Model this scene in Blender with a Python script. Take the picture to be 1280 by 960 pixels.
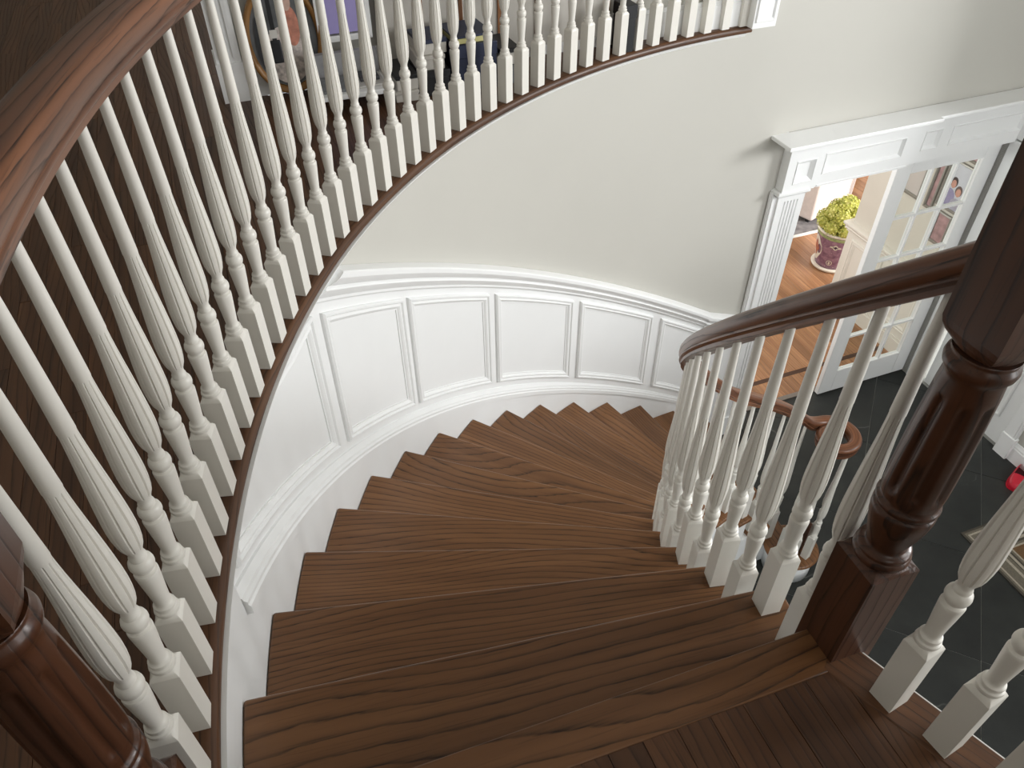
import bpy, bmesh, math, random
from math import sin, cos, pi, radians, degrees, sqrt, atan2, hypot
from mathutils import Vector, Matrix
random.seed(7)
D = bpy.data
COL = bpy.context.scene.collection
for o in list(D.objects): D.objects.remove(o)

# ------------------------------------------------------------------ camera, world, lights, exposure
RISE = 0.187; NR = 16; H = RISE * NR          # height of the upper floor above the foyer
CX, CY, RO = 2.2594, 1.3031, 2.8483           # axis of the curved stair, radius of the wall
A0, DA = 198.72, -6.131                       # angle of the landing nosing, turn per tread
DD = radians(20.5)                            # direction of the straight wall with the doorway
dS = Vector((cos(DD), sin(DD), 0)); dT = Vector((-sin(DD), cos(DD), 0))
P0 = Vector((CX, CY, 0)) + RO * dT            # where the curved wall turns straight
def ST(s, t, z=0.0): return P0 + s * dS + t * dT + Vector((0, 0, z))
ST_ROT = Matrix.Rotation(DD, 4, 'Z')

scn = bpy.context.scene
cam_d = D.cameras.new('camera'); cam = D.objects.new('camera', cam_d); COL.objects.link(cam)
cam_d.sensor_width = 36; cam_d.lens = 36 * 964.85 / 1280; cam_d.clip_start = 0.02
pitch, roll = radians(42.514), radians(-0.534)
F = Vector((0, cos(pitch), -sin(pitch))); U = Vector((0, sin(pitch), cos(pitch))); R = Vector((1, 0, 0))
R2 = cos(roll) * R + sin(roll) * U; U2 = -sin(roll) * R + cos(roll) * U
M = Matrix((R2, U2, -F)).transposed().to_4x4(); M.translation = Vector((0, 0, H + 1.250))
cam.matrix_world = M
scn.camera = cam
scn.view_settings.view_transform = 'Standard'; scn.view_settings.look = 'None'
scn.view_settings.gamma = 1; scn.view_settings.use_curve_mapping = False
scn.view_settings.exposure = 0.27

W = D.worlds.new('world'); scn.world = W; W.use_nodes = True
W.node_tree.nodes['Background'].inputs[0].default_value = (0.93, 0.97, 1.0, 1)
W.node_tree.nodes['Background'].inputs[1].default_value = 1.0

def area_light(name, loc, target, sx, sy, power, col=(1, 1, 1)):
    l = D.lights.new(name, 'AREA'); l.shape = 'RECTANGLE'; l.size = sx; l.size_y = sy
    l.energy = power; l.color = col
    o = D.objects.new(name, l); COL.objects.link(o); o.location = loc
    o.rotation_euler = (Vector(target) - Vector(loc)).to_track_quat('-Z', 'Y').to_euler()
    return o
# daylight through the high foyer window, the front of the foyer and the next room, plus two added fills
area_light('window_light_side', ST(4.60, -3.40, 4.00), ST(0.1, -0.2, 2.3), 1.8, 1.6, 235, (0.985, 0.99, 1.0))
area_light('window_light_front', ST(1.5, -4.9, 3.9), ST(-1.2, -0.6, 1.6), 2.0, 2.4, 76, (0.985, 0.99, 1.0))
area_light('fill_light_hall', ST(-2.2, -5.6, H + 1.9), ST(-2.4, -2.0, H + 0.2), 1.8, 1.0, 10, (1.0, 0.97, 0.93))  # added soft fill from behind; the hall wall has no window here
area_light('window_light_parlour_far', ST(1.6, 5.36, 1.8), ST(2.0, 1.5, 0.4), 2.2, 1.7, 55, (1.0, 0.98, 0.96))
area_light('window_light_parlour_near', ST(3.9, 0.10, 1.55), ST(3.6, 3.0, 0.5), 1.6, 1.5, 80, (1.0, 0.985, 0.97))
area_light('fill_light_parlour_left', ST(-0.20, 1.3, 1.55), ST(2.2, 0.7, 0.9), 1.4, 1.4, 24, (1.0, 0.985, 0.97))  # added fill that lights the parlour partition from the unseen left side

# ------------------------------------------------------------------ materials
def new_mat(name):
    m = D.materials.new(name); m.use_nodes = True
    nt = m.node_tree; b = nt.nodes['Principled BSDF']
    return m, nt, b
def nd(nt, typ, **kw):
    n = nt.nodes.new(typ)
    for k, v in kw.items(): setattr(n, k, v)
    return n
def math_n(nt, op, a, b=None, c=None):
    n = nd(nt, 'ShaderNodeMath', operation=op)
    for i, v in enumerate((a, b, c)):
        if v is None: continue
        if isinstance(v, (int, float)): n.inputs[i].default_value = v
        else: nt.links.new(v, n.inputs[i])
    return n.outputs[0]
def ramp(nt, fac, stops):
    n = nd(nt, 'ShaderNodeValToRGB'); cr = n.color_ramp
    while len(cr.elements) < len(stops): cr.elements.new(0.5)
    for e, (p, c) in zip(cr.elements, stops): e.position = p; e.color = (*c, 1)
    nt.links.new(fac, n.inputs[0]); return n.outputs[0]
def mixc(nt, fac, a, b, typ='MIX'):
    n = nd(nt, 'ShaderNodeMix', data_type='RGBA', blend_type=typ)
    for sock, v in ((n.inputs[0], fac), (n.inputs[6], a), (n.inputs[7], b)):
        if isinstance(v, (int, float)): sock.default_value = v
        elif isinstance(v, tuple): sock.default_value = (*v, 1)
        else: nt.links.new(v, sock)
    return n.outputs[2]
def lin(r, g, b):
    f = lambda c: (c / 255 / 12.92) if c / 255 <= 0.04045 else ((c / 255 + 0.055) / 1.055) ** 2.4
    return (f(r), f(g), f(b))
def plain(name, col, rough=0.5, noise=0.03, scale=6.0, metallic=0.0, bump=0.0, bscale=80):
    m, nt, b = new_mat(name)
    tc = nd(nt, 'ShaderNodeTexCoord'); nz = nd(nt, 'ShaderNodeTexNoise')
    nz.inputs['Scale'].default_value = scale; nt.links.new(tc.outputs['Object'], nz.inputs['Vector'])
    lo = tuple(c * (1 - noise) for c in col); hi = tuple(min(1, c * (1 + noise)) for c in col)
    nt.links.new(ramp(nt, nz.outputs['Fac'], [(0.3, lo), (0.7, hi)]), b.inputs['Base Color'])
    b.inputs['Roughness'].default_value = rough; b.inputs['Metallic'].default_value = metallic
    if bump:
        n2 = nd(nt, 'ShaderNodeTexNoise'); n2.inputs['Scale'].default_value = bscale
        nt.links.new(tc.outputs['Object'], n2.inputs['Vector'])
        bp = nd(nt, 'ShaderNodeBump'); bp.inputs['Strength'].default_value = bump; bp.inputs['Distance'].default_value = 0.002
        nt.links.new(n2.outputs['Fac'], bp.inputs['Height']); nt.links.new(bp.outputs['Normal'], b.inputs['Normal'])
    return m
def wood(name, light, mid, dark, rough=0.32, ring=5.0, contrast=1.0, pores=1.0, spread=1.0, coat=0.0, dens=34.0):
    """grain from the point attribute 'grain' = (along, across, up) in metres + per piece offset"""
    m, nt, b = new_mat(name)
    at = nd(nt, 'ShaderNodeAttribute', attribute_name='grain')
    def scaled(x, y, z):
        mp = nd(nt, 'ShaderNodeMapping'); mp.inputs['Scale'].default_value = (x, y, z)
        nt.links.new(at.outputs['Vector'], mp.inputs['Vector']); return mp.outputs['Vector']
    n1 = nd(nt, 'ShaderNodeTexNoise'); n1.inputs['Scale'].default_value = 1; n1.inputs['Detail'].default_value = 1.5
    n1.inputs['Roughness'].default_value = 0.35
    nt.links.new(scaled(0.8 * spread, 3.0 * spread, 3.0 * spread), n1.inputs['Vector'])
    sp = nd(nt, 'ShaderNodeSeparateXYZ'); nt.links.new(at.outputs['Vector'], sp.inputs[0])
    nw = nd(nt, 'ShaderNodeTexNoise'); nw.inputs['Scale'].default_value = 1; nw.inputs['Detail'].default_value = 2
    nt.links.new(scaled(16, 90, 90), nw.inputs['Vector'])
    ph = math_n(nt, 'MULTIPLY_ADD', nw.outputs['Fac'], 0.30, math_n(nt, 'MULTIPLY', n1.outputs['Fac'], ring * 2.0))
    ph = math_n(nt, 'ADD', ph, math_n(nt, 'MULTIPLY', math_n(nt, 'MULTIPLY_ADD', sp.outputs[2], 0.6, sp.outputs[1]), dens))
    wv = math_n(nt, 'FRACT', ph)
    up = math_n(nt, 'POWER', wv, 6.5)                                   # thin dark growth lines, sharp on one side
    dn = math_n(nt, 'MINIMUM', math_n(nt, 'MULTIPLY', math_n(nt, 'SUBTRACT', 1.0, wv), 14.0), 1.0)
    ln = math_n(nt, 'MULTIPLY', up, dn)
    n2 = nd(nt, 'ShaderNodeTexNoise'); n2.inputs['Scale'].default_value = 1; n2.inputs['Detail'].default_value = 3
    nt.links.new(scaled(7, 260, 260), n2.inputs['Vector'])
    n3 = nd(nt, 'ShaderNodeTexNoise'); n3.inputs['Scale'].default_value = 1; n3.inputs['Detail'].default_value = 2
    nt.links.new(scaled(1.3, 22, 22), n3.inputs['Vector'])
    streak = ramp(nt, n2.outputs['Fac'], [(0.38, (0, 0, 0)), (0.64, (1, 1, 1))])
    base = ramp(nt, n3.outputs['Fac'], [(0.3, mid), (0.72, light)])
    darkf = math_n(nt, 'MINIMUM', math_n(nt, 'MULTIPLY', ln, math_n(nt, 'MULTIPLY_ADD', streak, 0.7, 0.85)), 1.0)
    c = mixc(nt, math_n(nt, 'MULTIPLY', darkf, 1.0 * contrast), base, dark)
    pr = ramp(nt, n2.outputs['Fac'], [(0.56, (0, 0, 0)), (0.70, (1, 1, 1))])
    c = mixc(nt, math_n(nt, 'MULTIPLY', pr, 0.45 * pores), c, dark)
    oi = nd(nt, 'ShaderNodeObjectInfo')
    v = math_n(nt, 'MULTIPLY_ADD', oi.outputs['Random'], 0.34, 0.83)
    hs = nd(nt, 'ShaderNodeHueSaturation'); nt.links.new(c, hs.inputs['Color']); nt.links.new(v, hs.inputs['Value'])
    nt.links.new(hs.outputs['Color'], b.inputs['Base Color'])
    b.inputs['Roughness'].default_value = rough
    rr = math_n(nt, 'MULTIPLY_ADD', darkf, 0.2, rough); nt.links.new(rr, b.inputs['Roughness'])
    b.inputs['Specular IOR Level'].default_value = 0.38; b.inputs['Coat Weight'].default_value = coat; b.inputs['Coat Roughness'].default_value = 0.15
    bp = nd(nt, 'ShaderNodeBump'); bp.inputs['Strength'].default_value = 0.25; bp.inputs['Distance'].default_value = 0.0008
    nt.links.new(math_n(nt, 'SUBTRACT', 1.0, darkf), bp.inputs['Height']); nt.links.new(bp.outputs['Normal'], b.inputs['Normal'])
    return m
TRIM = plain('white_trim_paint', lin(241, 242, 241), 0.35, 0.008)
BALW = plain('white_baluster_paint', lin(228, 225, 217), 0.33, 0.01)
CREAM = plain('cream_wall_paint', lin(196, 194, 186), 0.6, 0.012, 2.0)
OAK = wood('stained_oak_tread', lin(133, 93, 60), lin(111, 75, 47), lin(29, 18, 10), 0.31, ring=9.0, pores=0.55, dens=46, contrast=0.95)
OAKF = wood('stained_oak_floor', lin(100, 67, 43), lin(74, 48, 31), lin(28, 18, 11), 0.38, ring=7.0, pores=0.8, dens=50, contrast=0.75)
RAIL = wood('dark_rail_wood', lin(142, 91, 60), lin(92, 57, 40), lin(34, 19, 13), 0.32, ring=3.5, pores=1.0, spread=1.6, coat=0.1, dens=60)
NEWEL = wood('dark_newel_wood', lin(82, 50, 33), lin(55, 33, 22), lin(24, 14, 9), 0.32, ring=3.5, pores=0.9, spread=1.6, coat=0.12, dens=50)
PINE = wood('orange_oak_floor', lin(176, 132, 96), lin(150, 108, 78), lin(108, 72, 48), 0.20, ring=4, pores=0.5, dens=40)
BEIGE = plain('parlour_wall_paint', lin(216, 210, 198), 0.6, 0.02)
CEIL = plain('ceiling_paint', lin(240, 238, 232), 0.8, 0.01)
DARKGAP = plain('dark_recess', (0.02, 0.02, 0.02), 0.9)

def slate_mat():
    m, nt, b = new_mat('slate_tile')
    tc = nd(nt, 'ShaderNodeTexCoord'); oi = nd(nt, 'ShaderNodeObjectInfo')
    off = nd(nt, 'ShaderNodeVectorMath', operation='ADD')
    nt.links.new(tc.outputs['Object'], off.inputs[0])
    cmb = nd(nt, 'ShaderNodeCombineXYZ'); nt.links.new(math_n(nt, 'MULTIPLY', oi.outputs['Random'], 40), cmb.inputs[0])
    nt.links.new(cmb.outputs[0], off.inputs[1])
    n1 = nd(nt, 'ShaderNodeTexNoise'); n1.inputs['Scale'].default_value = 3.0; n1.inputs['Detail'].default_value = 6; n1.inputs['Roughness'].default_value = 0.65
    nt.links.new(off.outputs[0], n1.inputs['Vector'])
    c = ramp(nt, n1.outputs['Fac'], [(0.3, lin(32, 34, 33)), (0.55, lin(44, 46, 44)), (0.8, lin(58, 60, 57))])
    n2 = nd(nt, 'ShaderNodeTexNoise'); n2.inputs['Scale'].default_value = 0.7; n2.inputs['Detail'].default_value = 5
    nt.links.new(off.outputs[0], n2.inputs['Vector'])
    v = math_n(nt, 'ABSOLUTE', math_n(nt, 'SUBTRACT', n2.outputs['Fac'], 0.5))
    vein = ramp(nt, v, [(0.0, (1, 1, 1)), (0.004, (0, 0, 0))])
    n3 = nd(nt, 'ShaderNodeTexNoise'); n3.inputs['Scale'].default_value = 2.4
    nt.links.new(off.outputs[0], n3.inputs['Vector'])
    veinm = math_n(nt, 'MULTIPLY', vein, ramp(nt, n3.outputs['Fac'], [(0.56, (0, 0, 0)), (0.68, (1, 1, 1))]))
    c = mixc(nt, math_n(nt, 'MULTIPLY', veinm, 0.35), c, lin(170, 172, 168))
    vv = math_n(nt, 'MULTIPLY_ADD', oi.outputs['Random'], 0.3, 0.85)
    hs = nd(nt, 'ShaderNodeHueSaturation'); nt.links.new(c, hs.inputs['Color']); nt.links.new(vv, hs.inputs['Value'])
    nt.links.new(hs.outputs['Color'], b.inputs['Base Color'])
    b.inputs['Roughness'].default_value = 0.5; b.inputs['Specular IOR Level'].default_value = 0.35
    bp = nd(nt, 'ShaderNodeBump'); bp.inputs['Strength'].default_value = 0.35; bp.inputs['Distance'].default_value = 0.004
    nt.links.new(n1.outputs['Fac'], bp.inputs['Height']); nt.links.new(bp.outputs['Normal'], b.inputs['Normal'])
    return m
SLATE = slate_mat()
GROUT = plain('pale_grout', lin(150, 150, 145), 0.9)
def glass_mat():
    m, nt, b = new_mat('window_glass')
    b.inputs['Base Color'].default_value = (0.97, 0.99, 0.98, 1); b.inputs['Roughness'].default_value = 0.02
    b.inputs['IOR'].default_value = 1.45
    tr = nd(nt, 'ShaderNodeBsdfTransparent'); tr.inputs[0].default_value = (0.93, 0.95, 0.94, 1)
    gl = nd(nt, 'ShaderNodeBsdfGlossy'); gl.inputs['Roughness'].default_value = 0.03
    fr = nd(nt, 'ShaderNodeFresnel'); fr.inputs[0].default_value = 1.45
    mx = nd(nt, 'ShaderNodeMixShader'); ge = nd(nt, 'ShaderNodeNewGeometry')
    nt.links.new(math_n(nt, 'MULTIPLY', fr.outputs[0], math_n(nt, 'SUBTRACT', 1.0, ge.outputs['Backfacing'])), mx.inputs[0])
    nt.links.new(tr.outputs[0], mx.inputs[1]); nt.links.new(gl.outputs[0], mx.inputs[2])
    nt.links.new(mx.outputs[0], nt.nodes['Material Output'].inputs[0])
    return m
GLASS = glass_mat()

# ------------------------------------------------------------------ mesh helpers
class MB:
    def __init__(s): s.v = []; s.f = []; s.sm = set()
    def add(s, vs, fs, smooth=False):
        k = len(s.v); s.v += [Vector(p) for p in vs]
        for f in fs:
            if smooth: s.sm.add(len(s.f))
            s.f.append([i + k for i in f])
        return s
    def hexa(s, p):           # 8 points: bottom 4 ccw, top 4 ccw
        return s.add(p, [(3, 2, 1, 0), (4, 5, 6, 7), (0, 1, 5, 4), (1, 2, 6, 5), (2, 3, 7, 6), (3, 0, 4, 7)])
    def box(s, x0, x1, y0, y1, z0, z1, fn=None):
        p = [(x0, y0, z0), (x1, y0, z0), (x1, y1, z0), (x0, y1, z0), (x0, y0, z1), (x1, y0, z1), (x1, y1, z1), (x0, y1, z1)]
        return s.hexa([fn(*q) for q in p] if fn else p)
    def prism(s, poly, z0, z1, fn=None):
        n = len(poly); p = [(x, y, z0) for x, y in poly] + [(x, y, z1) for x, y in poly]
        if fn: p = [fn(*q) for q in p]
        return s.add(p, [tuple(range(n - 1, -1, -1)), tuple(range(n, 2 * n))] + [(i, (i + 1) % n, n + (i + 1) % n, n + i) for i in range(n)])
    def lathe(s, prof, seg=24, mod=None, off=(0, 0, 0), caps=True, smooth=True, angles=None):
        ox, oy, oz = off; vs = []; fs = []
        for r, z in prof:
            for i in range(seg):
                a = angles[i] if angles else 2 * pi * i / seg; q = r * (mod(i, z) if mod else 1)
                vs.append((ox + q * cos(a), oy + q * sin(a), oz + z))
        for j in range(len(prof) - 1):
            for i in range(seg):
                k = (i + 1) % seg; fs.append((j * seg + i, j * seg + k, (j + 1) * seg + k, (j + 1) * seg + i))
        s.add(vs, fs, smooth)
        if caps:
            k = len(s.v) - len(vs); n = len(prof)
            s.f.append([k + i for i in range(seg - 1, -1, -1)]); s.f.append([k + (n - 1) * seg + i for i in range(seg)])
        return s
    def sweep(s, prof, path, closed=False, smooth=True, scale=None):
        """prof: (lateral, up); lateral is to the left of travel, plumb section"""
        n = len(prof); m = len(path); vs = []; fs = []
        for i, p in enumerate(path):
            a = path[i - 1] if (i > 0 or closed) else path[i]; b = path[(i + 1) % m] if (i < m - 1 or closed) else path[i]
            t = Vector((b[0] - a[0], b[1] - a[1], 0))
            t = t.normalized() if t.length > 1e-9 else Vector((1, 0, 0))
            l = Vector((-t.y, t.x, 0)); sc = scale(i) if scale else 1
            for u, w in prof: vs.append(Vector(p) + l * u * sc + Vector((0, 0, w)))
        for i in range(m - (0 if closed else 1)):
            i2 = (i + 1) % m
            for j in range(n):
                j2 = (j + 1) % n; fs.append((i * n + j, i * n + j2, i2 * n + j2, i2 * n + j))
        s.add(vs, fs, smooth)
        if not closed:
            k = len(s.v) - len(vs); s.f.append([k + j for j in range(n - 1, -1, -1)]); s.f.append([k + (m - 1) * n + j for j in range(n)])
        return s
    def mesh(s, name, mat, origin=Vector((0, 0, 0)), grain=None, bevel=0, bseg=2, angle=35, fix=True):
        me = D.meshes.new(name); o = Vector(origin)
        me.from_pydata([p - o for p in s.v], [], s.f)
        for i, p in enumerate(me.polygons): p.use_smooth = i in s.sm
        if grain: 
            at = me.attributes.new('grain', 'FLOAT_VECTOR', 'POINT')
            for i, p in enumerate(s.v): at.data[i].vector = grain(p)
        if fix or bevel:
            bm = bmesh.new(); bm.from_mesh(me)
            if fix: bmesh.ops.recalc_face_normals(bm, faces=bm.faces)
            if bevel:
                es = [e for e in bm.edges if len(e.link_faces) == 2 and e.calc_face_angle(0) > radians(angle)]
                r = bmesh.ops.bevel(bm, geom=es, offset=bevel, segments=bseg, profile=0.5, affect='EDGES')
                for f in r['faces']: f.smooth = True
            bm.to_mesh(me); bm.free()
        if isinstance(mat, (list, tuple)):
            for q in mat: me.materials.append(q)
        else: me.materials.append(mat)
        return me
    def build(s, name, mat, parent=None, origin=None, **kw):
        org = Vector(origin) if origin is not None else (Vector(parent['_o']) if parent is not None and '_o' in parent else Vector((0, 0, 0)))
        me = s.mesh(name, mat, org, **kw)
        return link(name, me, parent, org)
def link(name, me, parent=None, world=Vector((0, 0, 0))):
    o = D.objects.new(name, me); COL.objects.link(o)
    if parent is not None:
        o.parent = parent; o.location = Vector(world) - Vector(parent.get('_o', (0, 0, 0)))
    else: o.location = world
    o['_o'] = tuple(world)
    return o
def thing(name, loc, label, cat, group=None):
    o = D.objects.new(name, None); COL.objects.link(o); o.location = loc; o.empty_display_size = 0.1
    o['_o'] = tuple(loc); o['label'] = label; o['category'] = cat
    if group: o['group'] = group
    return o
def tag(o, label, cat, group=None):
    o['label'] = label; o['category'] = cat
    if group: o['group'] = group
    return o
def struct(o): o['kind'] = 'structure'; return o
def gr_dir(u, seed=None):
    """grain function with fibres along direction u"""
    u = Vector(u).normalized(); w = Vector((0, 0, 1)); v = w.cross(u)
    o = Vector((random.uniform(0, 50), random.uniform(0, 50), random.uniform(0, 50)))
    return lambda p: Vector((p.dot(u), p.dot(v), p.dot(w))) + o
def gr_z(c):
    o = Vector((random.uniform(0, 50), random.uniform(0, 50), random.uniform(0, 50))); c = Vector(c)
    return lambda p: Vector((p.z, p.x - c.x, p.y - c.y)) + o
def PA(a, r, z=0.0): a = radians(a); return Vector((CX + r * cos(a), CY + r * sin(a), z))
def KA(k): return A0 + DA * k
def pitch_z(k): return H - RISE * k
def za(a): return H - RISE * (a - A0) / DA
def frame_mesh(mb, fn, x0, x1, yb, yt, prof, N=10, inset_x=1.0, closed=False):
    """picture-frame moulding: fn(x, y, h) maps; yb, yt functions of x; prof list of (inset, height)"""
    loops = []
    for ins, h in prof:
        a, b = x0 + ins * inset_x, x1 - ins * inset_x
        xs = [a + (b - a) * i / N for i in range(N + 1)]
        loops.append([(x, yb(x) + ins, h) for x in xs] + [(x, yt(x) - ins, h) for x in reversed(xs)])
    n = len(loops[0]); vs = [fn(*q) for l in loops for q in l]; fs = []
    for j in range(len(loops) - 1):
        for i in range(n):
            k = (i + 1) % n; fs.append((j * n + i, j * n + k, (j + 1) * n + k, (j + 1) * n + i))
    if closed: fs += [((len(loops) - 1) * n + i, (len(loops) - 1) * n + (i + 1) % n, (i + 1) % n, i) for i in range(n)]
    mb.add(vs, fs)
    return mb

# ------------------------------------------------------------------ turned balusters and newels
def remap(z, pts):
    for (a, b), (c, d) in zip(pts[:-1], pts[1:]):
        if z <= c: return b + (d - b) * (z - a) / (c - a)
    return pts[-1][1] + z - pts[-1][0]
BAL_PROF = [(.0165, .179), (.0184, .181), (.0195, .185), (.0188, .1885), (.0162, .1905), (.0156, .1925), (.0166, .1945), (.0171, .197), (.0164, .1995), (.0138, .2012),
            (.0124, .204), (.0127, .212), (.0141, .232), (.0160, .256), (.0172, .273), (.0177, .281), (.0177, .2845), (.0168, .2868), (.0142, .2880),
            (.0126, .2895), (.0124, .2915), (.0140, .2925), (.0168, .2965), (.0182, .302), (.0183, .306), (.0172, .3115), (.0148, .3155), (.0122, .3172),
            (.0119, .3195), (.0128, .321), (.0127, .3235), (.0112, .326), (.0109, .331), (.0116, .336), (.0138, .342),
            (.0163, .3485), (.0184, .359), (.0199, .374), (.0206, .392), (.0203, .410), (.0193, .435), (.0178, .462), (.0160, .490),
            (.0143, .515), (.0128, .540), (.0118, .560), (.0113, .574), (.0113, .579), (.0118, .582), (.0110, .63)]
def baluster_mesh(total, zmap, name='baluster'):
    mb = MB(); zz = lambda z: remap(z, zmap)
    w = .021; zs = zz(.170)
    mb.add([(x, y, 0) for x, y in ((-w, -w), (w, -w), (w, w), (-w, w))] + [(x, y, zs) for x, y in ((-w, -w), (w, -w), (w, w), (-w, w))],
           [(3, 2, 1, 0), (0, 1, 5, 4), (1, 2, 6, 5), (2, 3, 7, 6), (3, 0, 4, 7)])
    # shoulders from square to round
    k = len(mb.v); seg = 40; vs = []; fs = []
    ring = []
    for i in range(seg):
        a = 2 * pi * i / seg + pi / 4; c, s_ = cos(a), sin(a); q = w / max(abs(c), abs(s_)); ring.append((c, s_, q))
    lv = [(0.0, zs), (0.35, zs + .006), (0.75, zs + .0095), (1.0, zz(.181))]
    for f, z in lv:
        for c, s_, q in ring:
            r = q + (.0165 - q) * f; vs.append((r * c, r * s_, z))
    for j in range(3):
        for i in range(seg):
            b = (i + 1) % seg; fs.append((j * seg + i, j * seg + b, (j + 1) * seg + b, (j + 1) * seg + i))
    mb.add(vs, fs)
    z0, z1 = .345, .578
    def mod(i, z):
        return 1.0
    prof = [(r, zz(z)) for r, z in BAL_PROF] + [(.0096, zz(.63) + (total - zz(.63)) * .5), (.0082, total)]
    za_, zb_ = zz(.345), zz(.575)
    def flute(i, z):
        if za_ < z < zb_: return (0.865, 1.0, 1.0, 1.0, 1.0)[i % 5]
        return 1.0
    # extra rings so the flutes run clean
    p2 = []
    for (r0, a), (r1, b) in zip(prof[:-1], prof[1:]):
        p2.append((r0, a))
        if a >= za_ - .01 and b <= zb_ + .03 and b - a > .012: p2.append(((r0 + r1) / 2, (a + b) / 2))
    p2.append(prof[-1])
    ang = []
    for q_ in range(10): ang += [(q_ + f) * 2 * pi / 10 for f in (0, .17, .39, .61, .83)]
    mb.lathe(p2, 50, flute, angles=ang)
    me = mb.mesh(name, BALW, bevel=0, fix=True); me.set_sharp_from_angle(angle=radians(32)); return me
NEW_PROF = [(.036, .245), (.0405, .247), (.043, .253), (.0425, .259), (.0395, .2625), (.0385, .264), (.0400, .267), (.0395, .2705), (.036, .2735), (.0315, .2755),
            (.0305, .280), (.0315, .288), (.0345, .300), (.0390, .318), (.0425, .335), (.0445, .350), (.0448, .360), (.0435, .3645), (.0405, .3665),
            (.0405, .3685), (.0440, .3715), (.0452, .376), (.0440, .3805), (.0405, .383),
            (.0412, .390), (.0424, .398), (.0430, .410), (.0430, .44), (.0424, .485), (.0412, .53), (.0397, .57), (.0388, .597), (.0378, .610),
            (.0372, .618), (.0385, .624), (.0425, .630), (.0438, .637), (.0425, .644), (.0395, .648), (.0385, .651), (.040, .656)]
def newel_mesh(name, hgt=0.0, low=0.0):
    mb = MB(); w = .0435
    def square(z0, z1, tops, bots):
        c = .006
        poly = [(-w + c, -w), (w - c, -w), (w, -w + c), (w, w - c), (w - c, w), (-w + c, w), (-w, w - c), (-w, -w + c)]
        poly = [(-w, -w), (w, -w), (w, w), (-w, w)]
        mb.prism(poly, z0, z1)
        seg = 48
        for flag, z, sg in ((tops, z1, 1), (bots, z0, -1)):
            if not flag: continue
            vs = []; fs = []
            for f, dz in (((0, 0), (.3, .006), (.7, .010), (1, .012)) if sg > 0 else ((0, 0), (.12, .010), (.35, .019), (.7, .027), (1, .032))):
                for i in range(seg):
                    a = 2 * pi * i / seg + pi / 4; q = w / max(abs(cos(a)), abs(sin(a))); r = q + (.036 - q) * f
                    vs.append((r * cos(a), r * sin(a), z + sg * dz))
            for j in range(3):
                for i in range(seg):
                    b = (i + 1) % seg; fs.append((j * seg + i, j * seg + b, (j + 1) * seg + b, (j + 1) * seg + i))
            mb.add(vs, fs)
    square(low, .235, True, False); square(.688, .955, False, True)
    def flute(i, z):
        if .405 < z < .592:
            k = i % 8; e_ = min(1, (z - .405) / .012, (.592 - z) / .012)
            return 1 - {0: .15, 1: .11, 7: .11}.get(k, 0.0) * max(.2, e_)
        return 1.0
    p2 = []
    for (r0, a), (r1, b) in zip(NEW_PROF[:-1], NEW_PROF[1:]):
        p2.append((r0, a))
        if a > .39 and b - a > .011: p2 += [(r0 + (r1 - r0) * q, a + (b - a) * q) for q in (.15, .33, .66, .85)]
    p2.append(NEW_PROF[-1])
    mb.lathe(p2, 64, flute)
    # cap above the block
    mb.lathe([(.050, .955), (.054, .962), (.054, .972), (.040, .978), (.026, .982), (.022, .99), (.030, 1.0), (.042, 1.018), (.046, 1.038), (.042, 1.058), (.028, 1.074), (.004, 1.082)], 40)
    mb.v = [Vector((p.x, p.y, p.z)) for p in mb.v]
    return mb.mesh(name, NEWEL, grain=lambda p: Vector((p.z, p.x * .9 + 3.1, p.y * .9 + 7.7)))
_h = [(.023, .0), (.0245, .011), (.0300, .0165), (.0312, .0185), (.0312, .0225), (.0292, .0255), (.0306, .0290), (.0318, .0330), (.0343, .0400), (.0355, .0500), (.0345, .0610), (.0305, .0690), (.0215, .0735), (.008, .0750)]
RAIL_PROF = [(-u, z) for u, z in _h[:1]] + _h + [(-u, z) for u, z in reversed(_h[1:])]
def rail_prof(hw): return [(u * hw / .0355, z) for u, z in RAIL_PROF]
def path_grain(path):
    """grain along a path (nearest vertex lookup by order)"""
    L = [0.0]
    for a, b in zip(path[:-1], path[1:]): L.append(L[-1] + (Vector(b) - Vector(a)).length)
    return L

def swept_wood(name, prof, path, mat, parent, smooth=True, scale=None):
    mb = MB().sweep(prof, path, smooth=smooth, scale=scale)
    L = path_grain(path); n = len(prof); off = Vector((random.uniform(0, 40), random.uniform(0, 40), 5))
    gv = []
    for i in range(len(path)):
        for u, w in prof: gv.append(Vector((L[i], u, w)) + off)
    org = Vector(parent['_o']); me = D.meshes.new(name)
    me.from_pydata([p - org for p in mb.v], [], mb.f)
    for i, p in enumerate(me.polygons): p.use_smooth = i in mb.sm
    at = me.attributes.new('grain', 'FLOAT_VECTOR', 'POINT')
    for i, g in enumerate(gv): at.data[i].vector = g
    bm = bmesh.new(); bm.from_mesh(me); bmesh.ops.recalc_face_normals(bm, faces=bm.faces)
    for e in bm.edges:
        if len(e.link_faces) == 2 and e.calc_face_angle(0) > radians(38): e.smooth = False
    bm.to_mesh(me); bm.free(); me.materials.append(mat)
    return link(name, me, parent, org)

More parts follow.
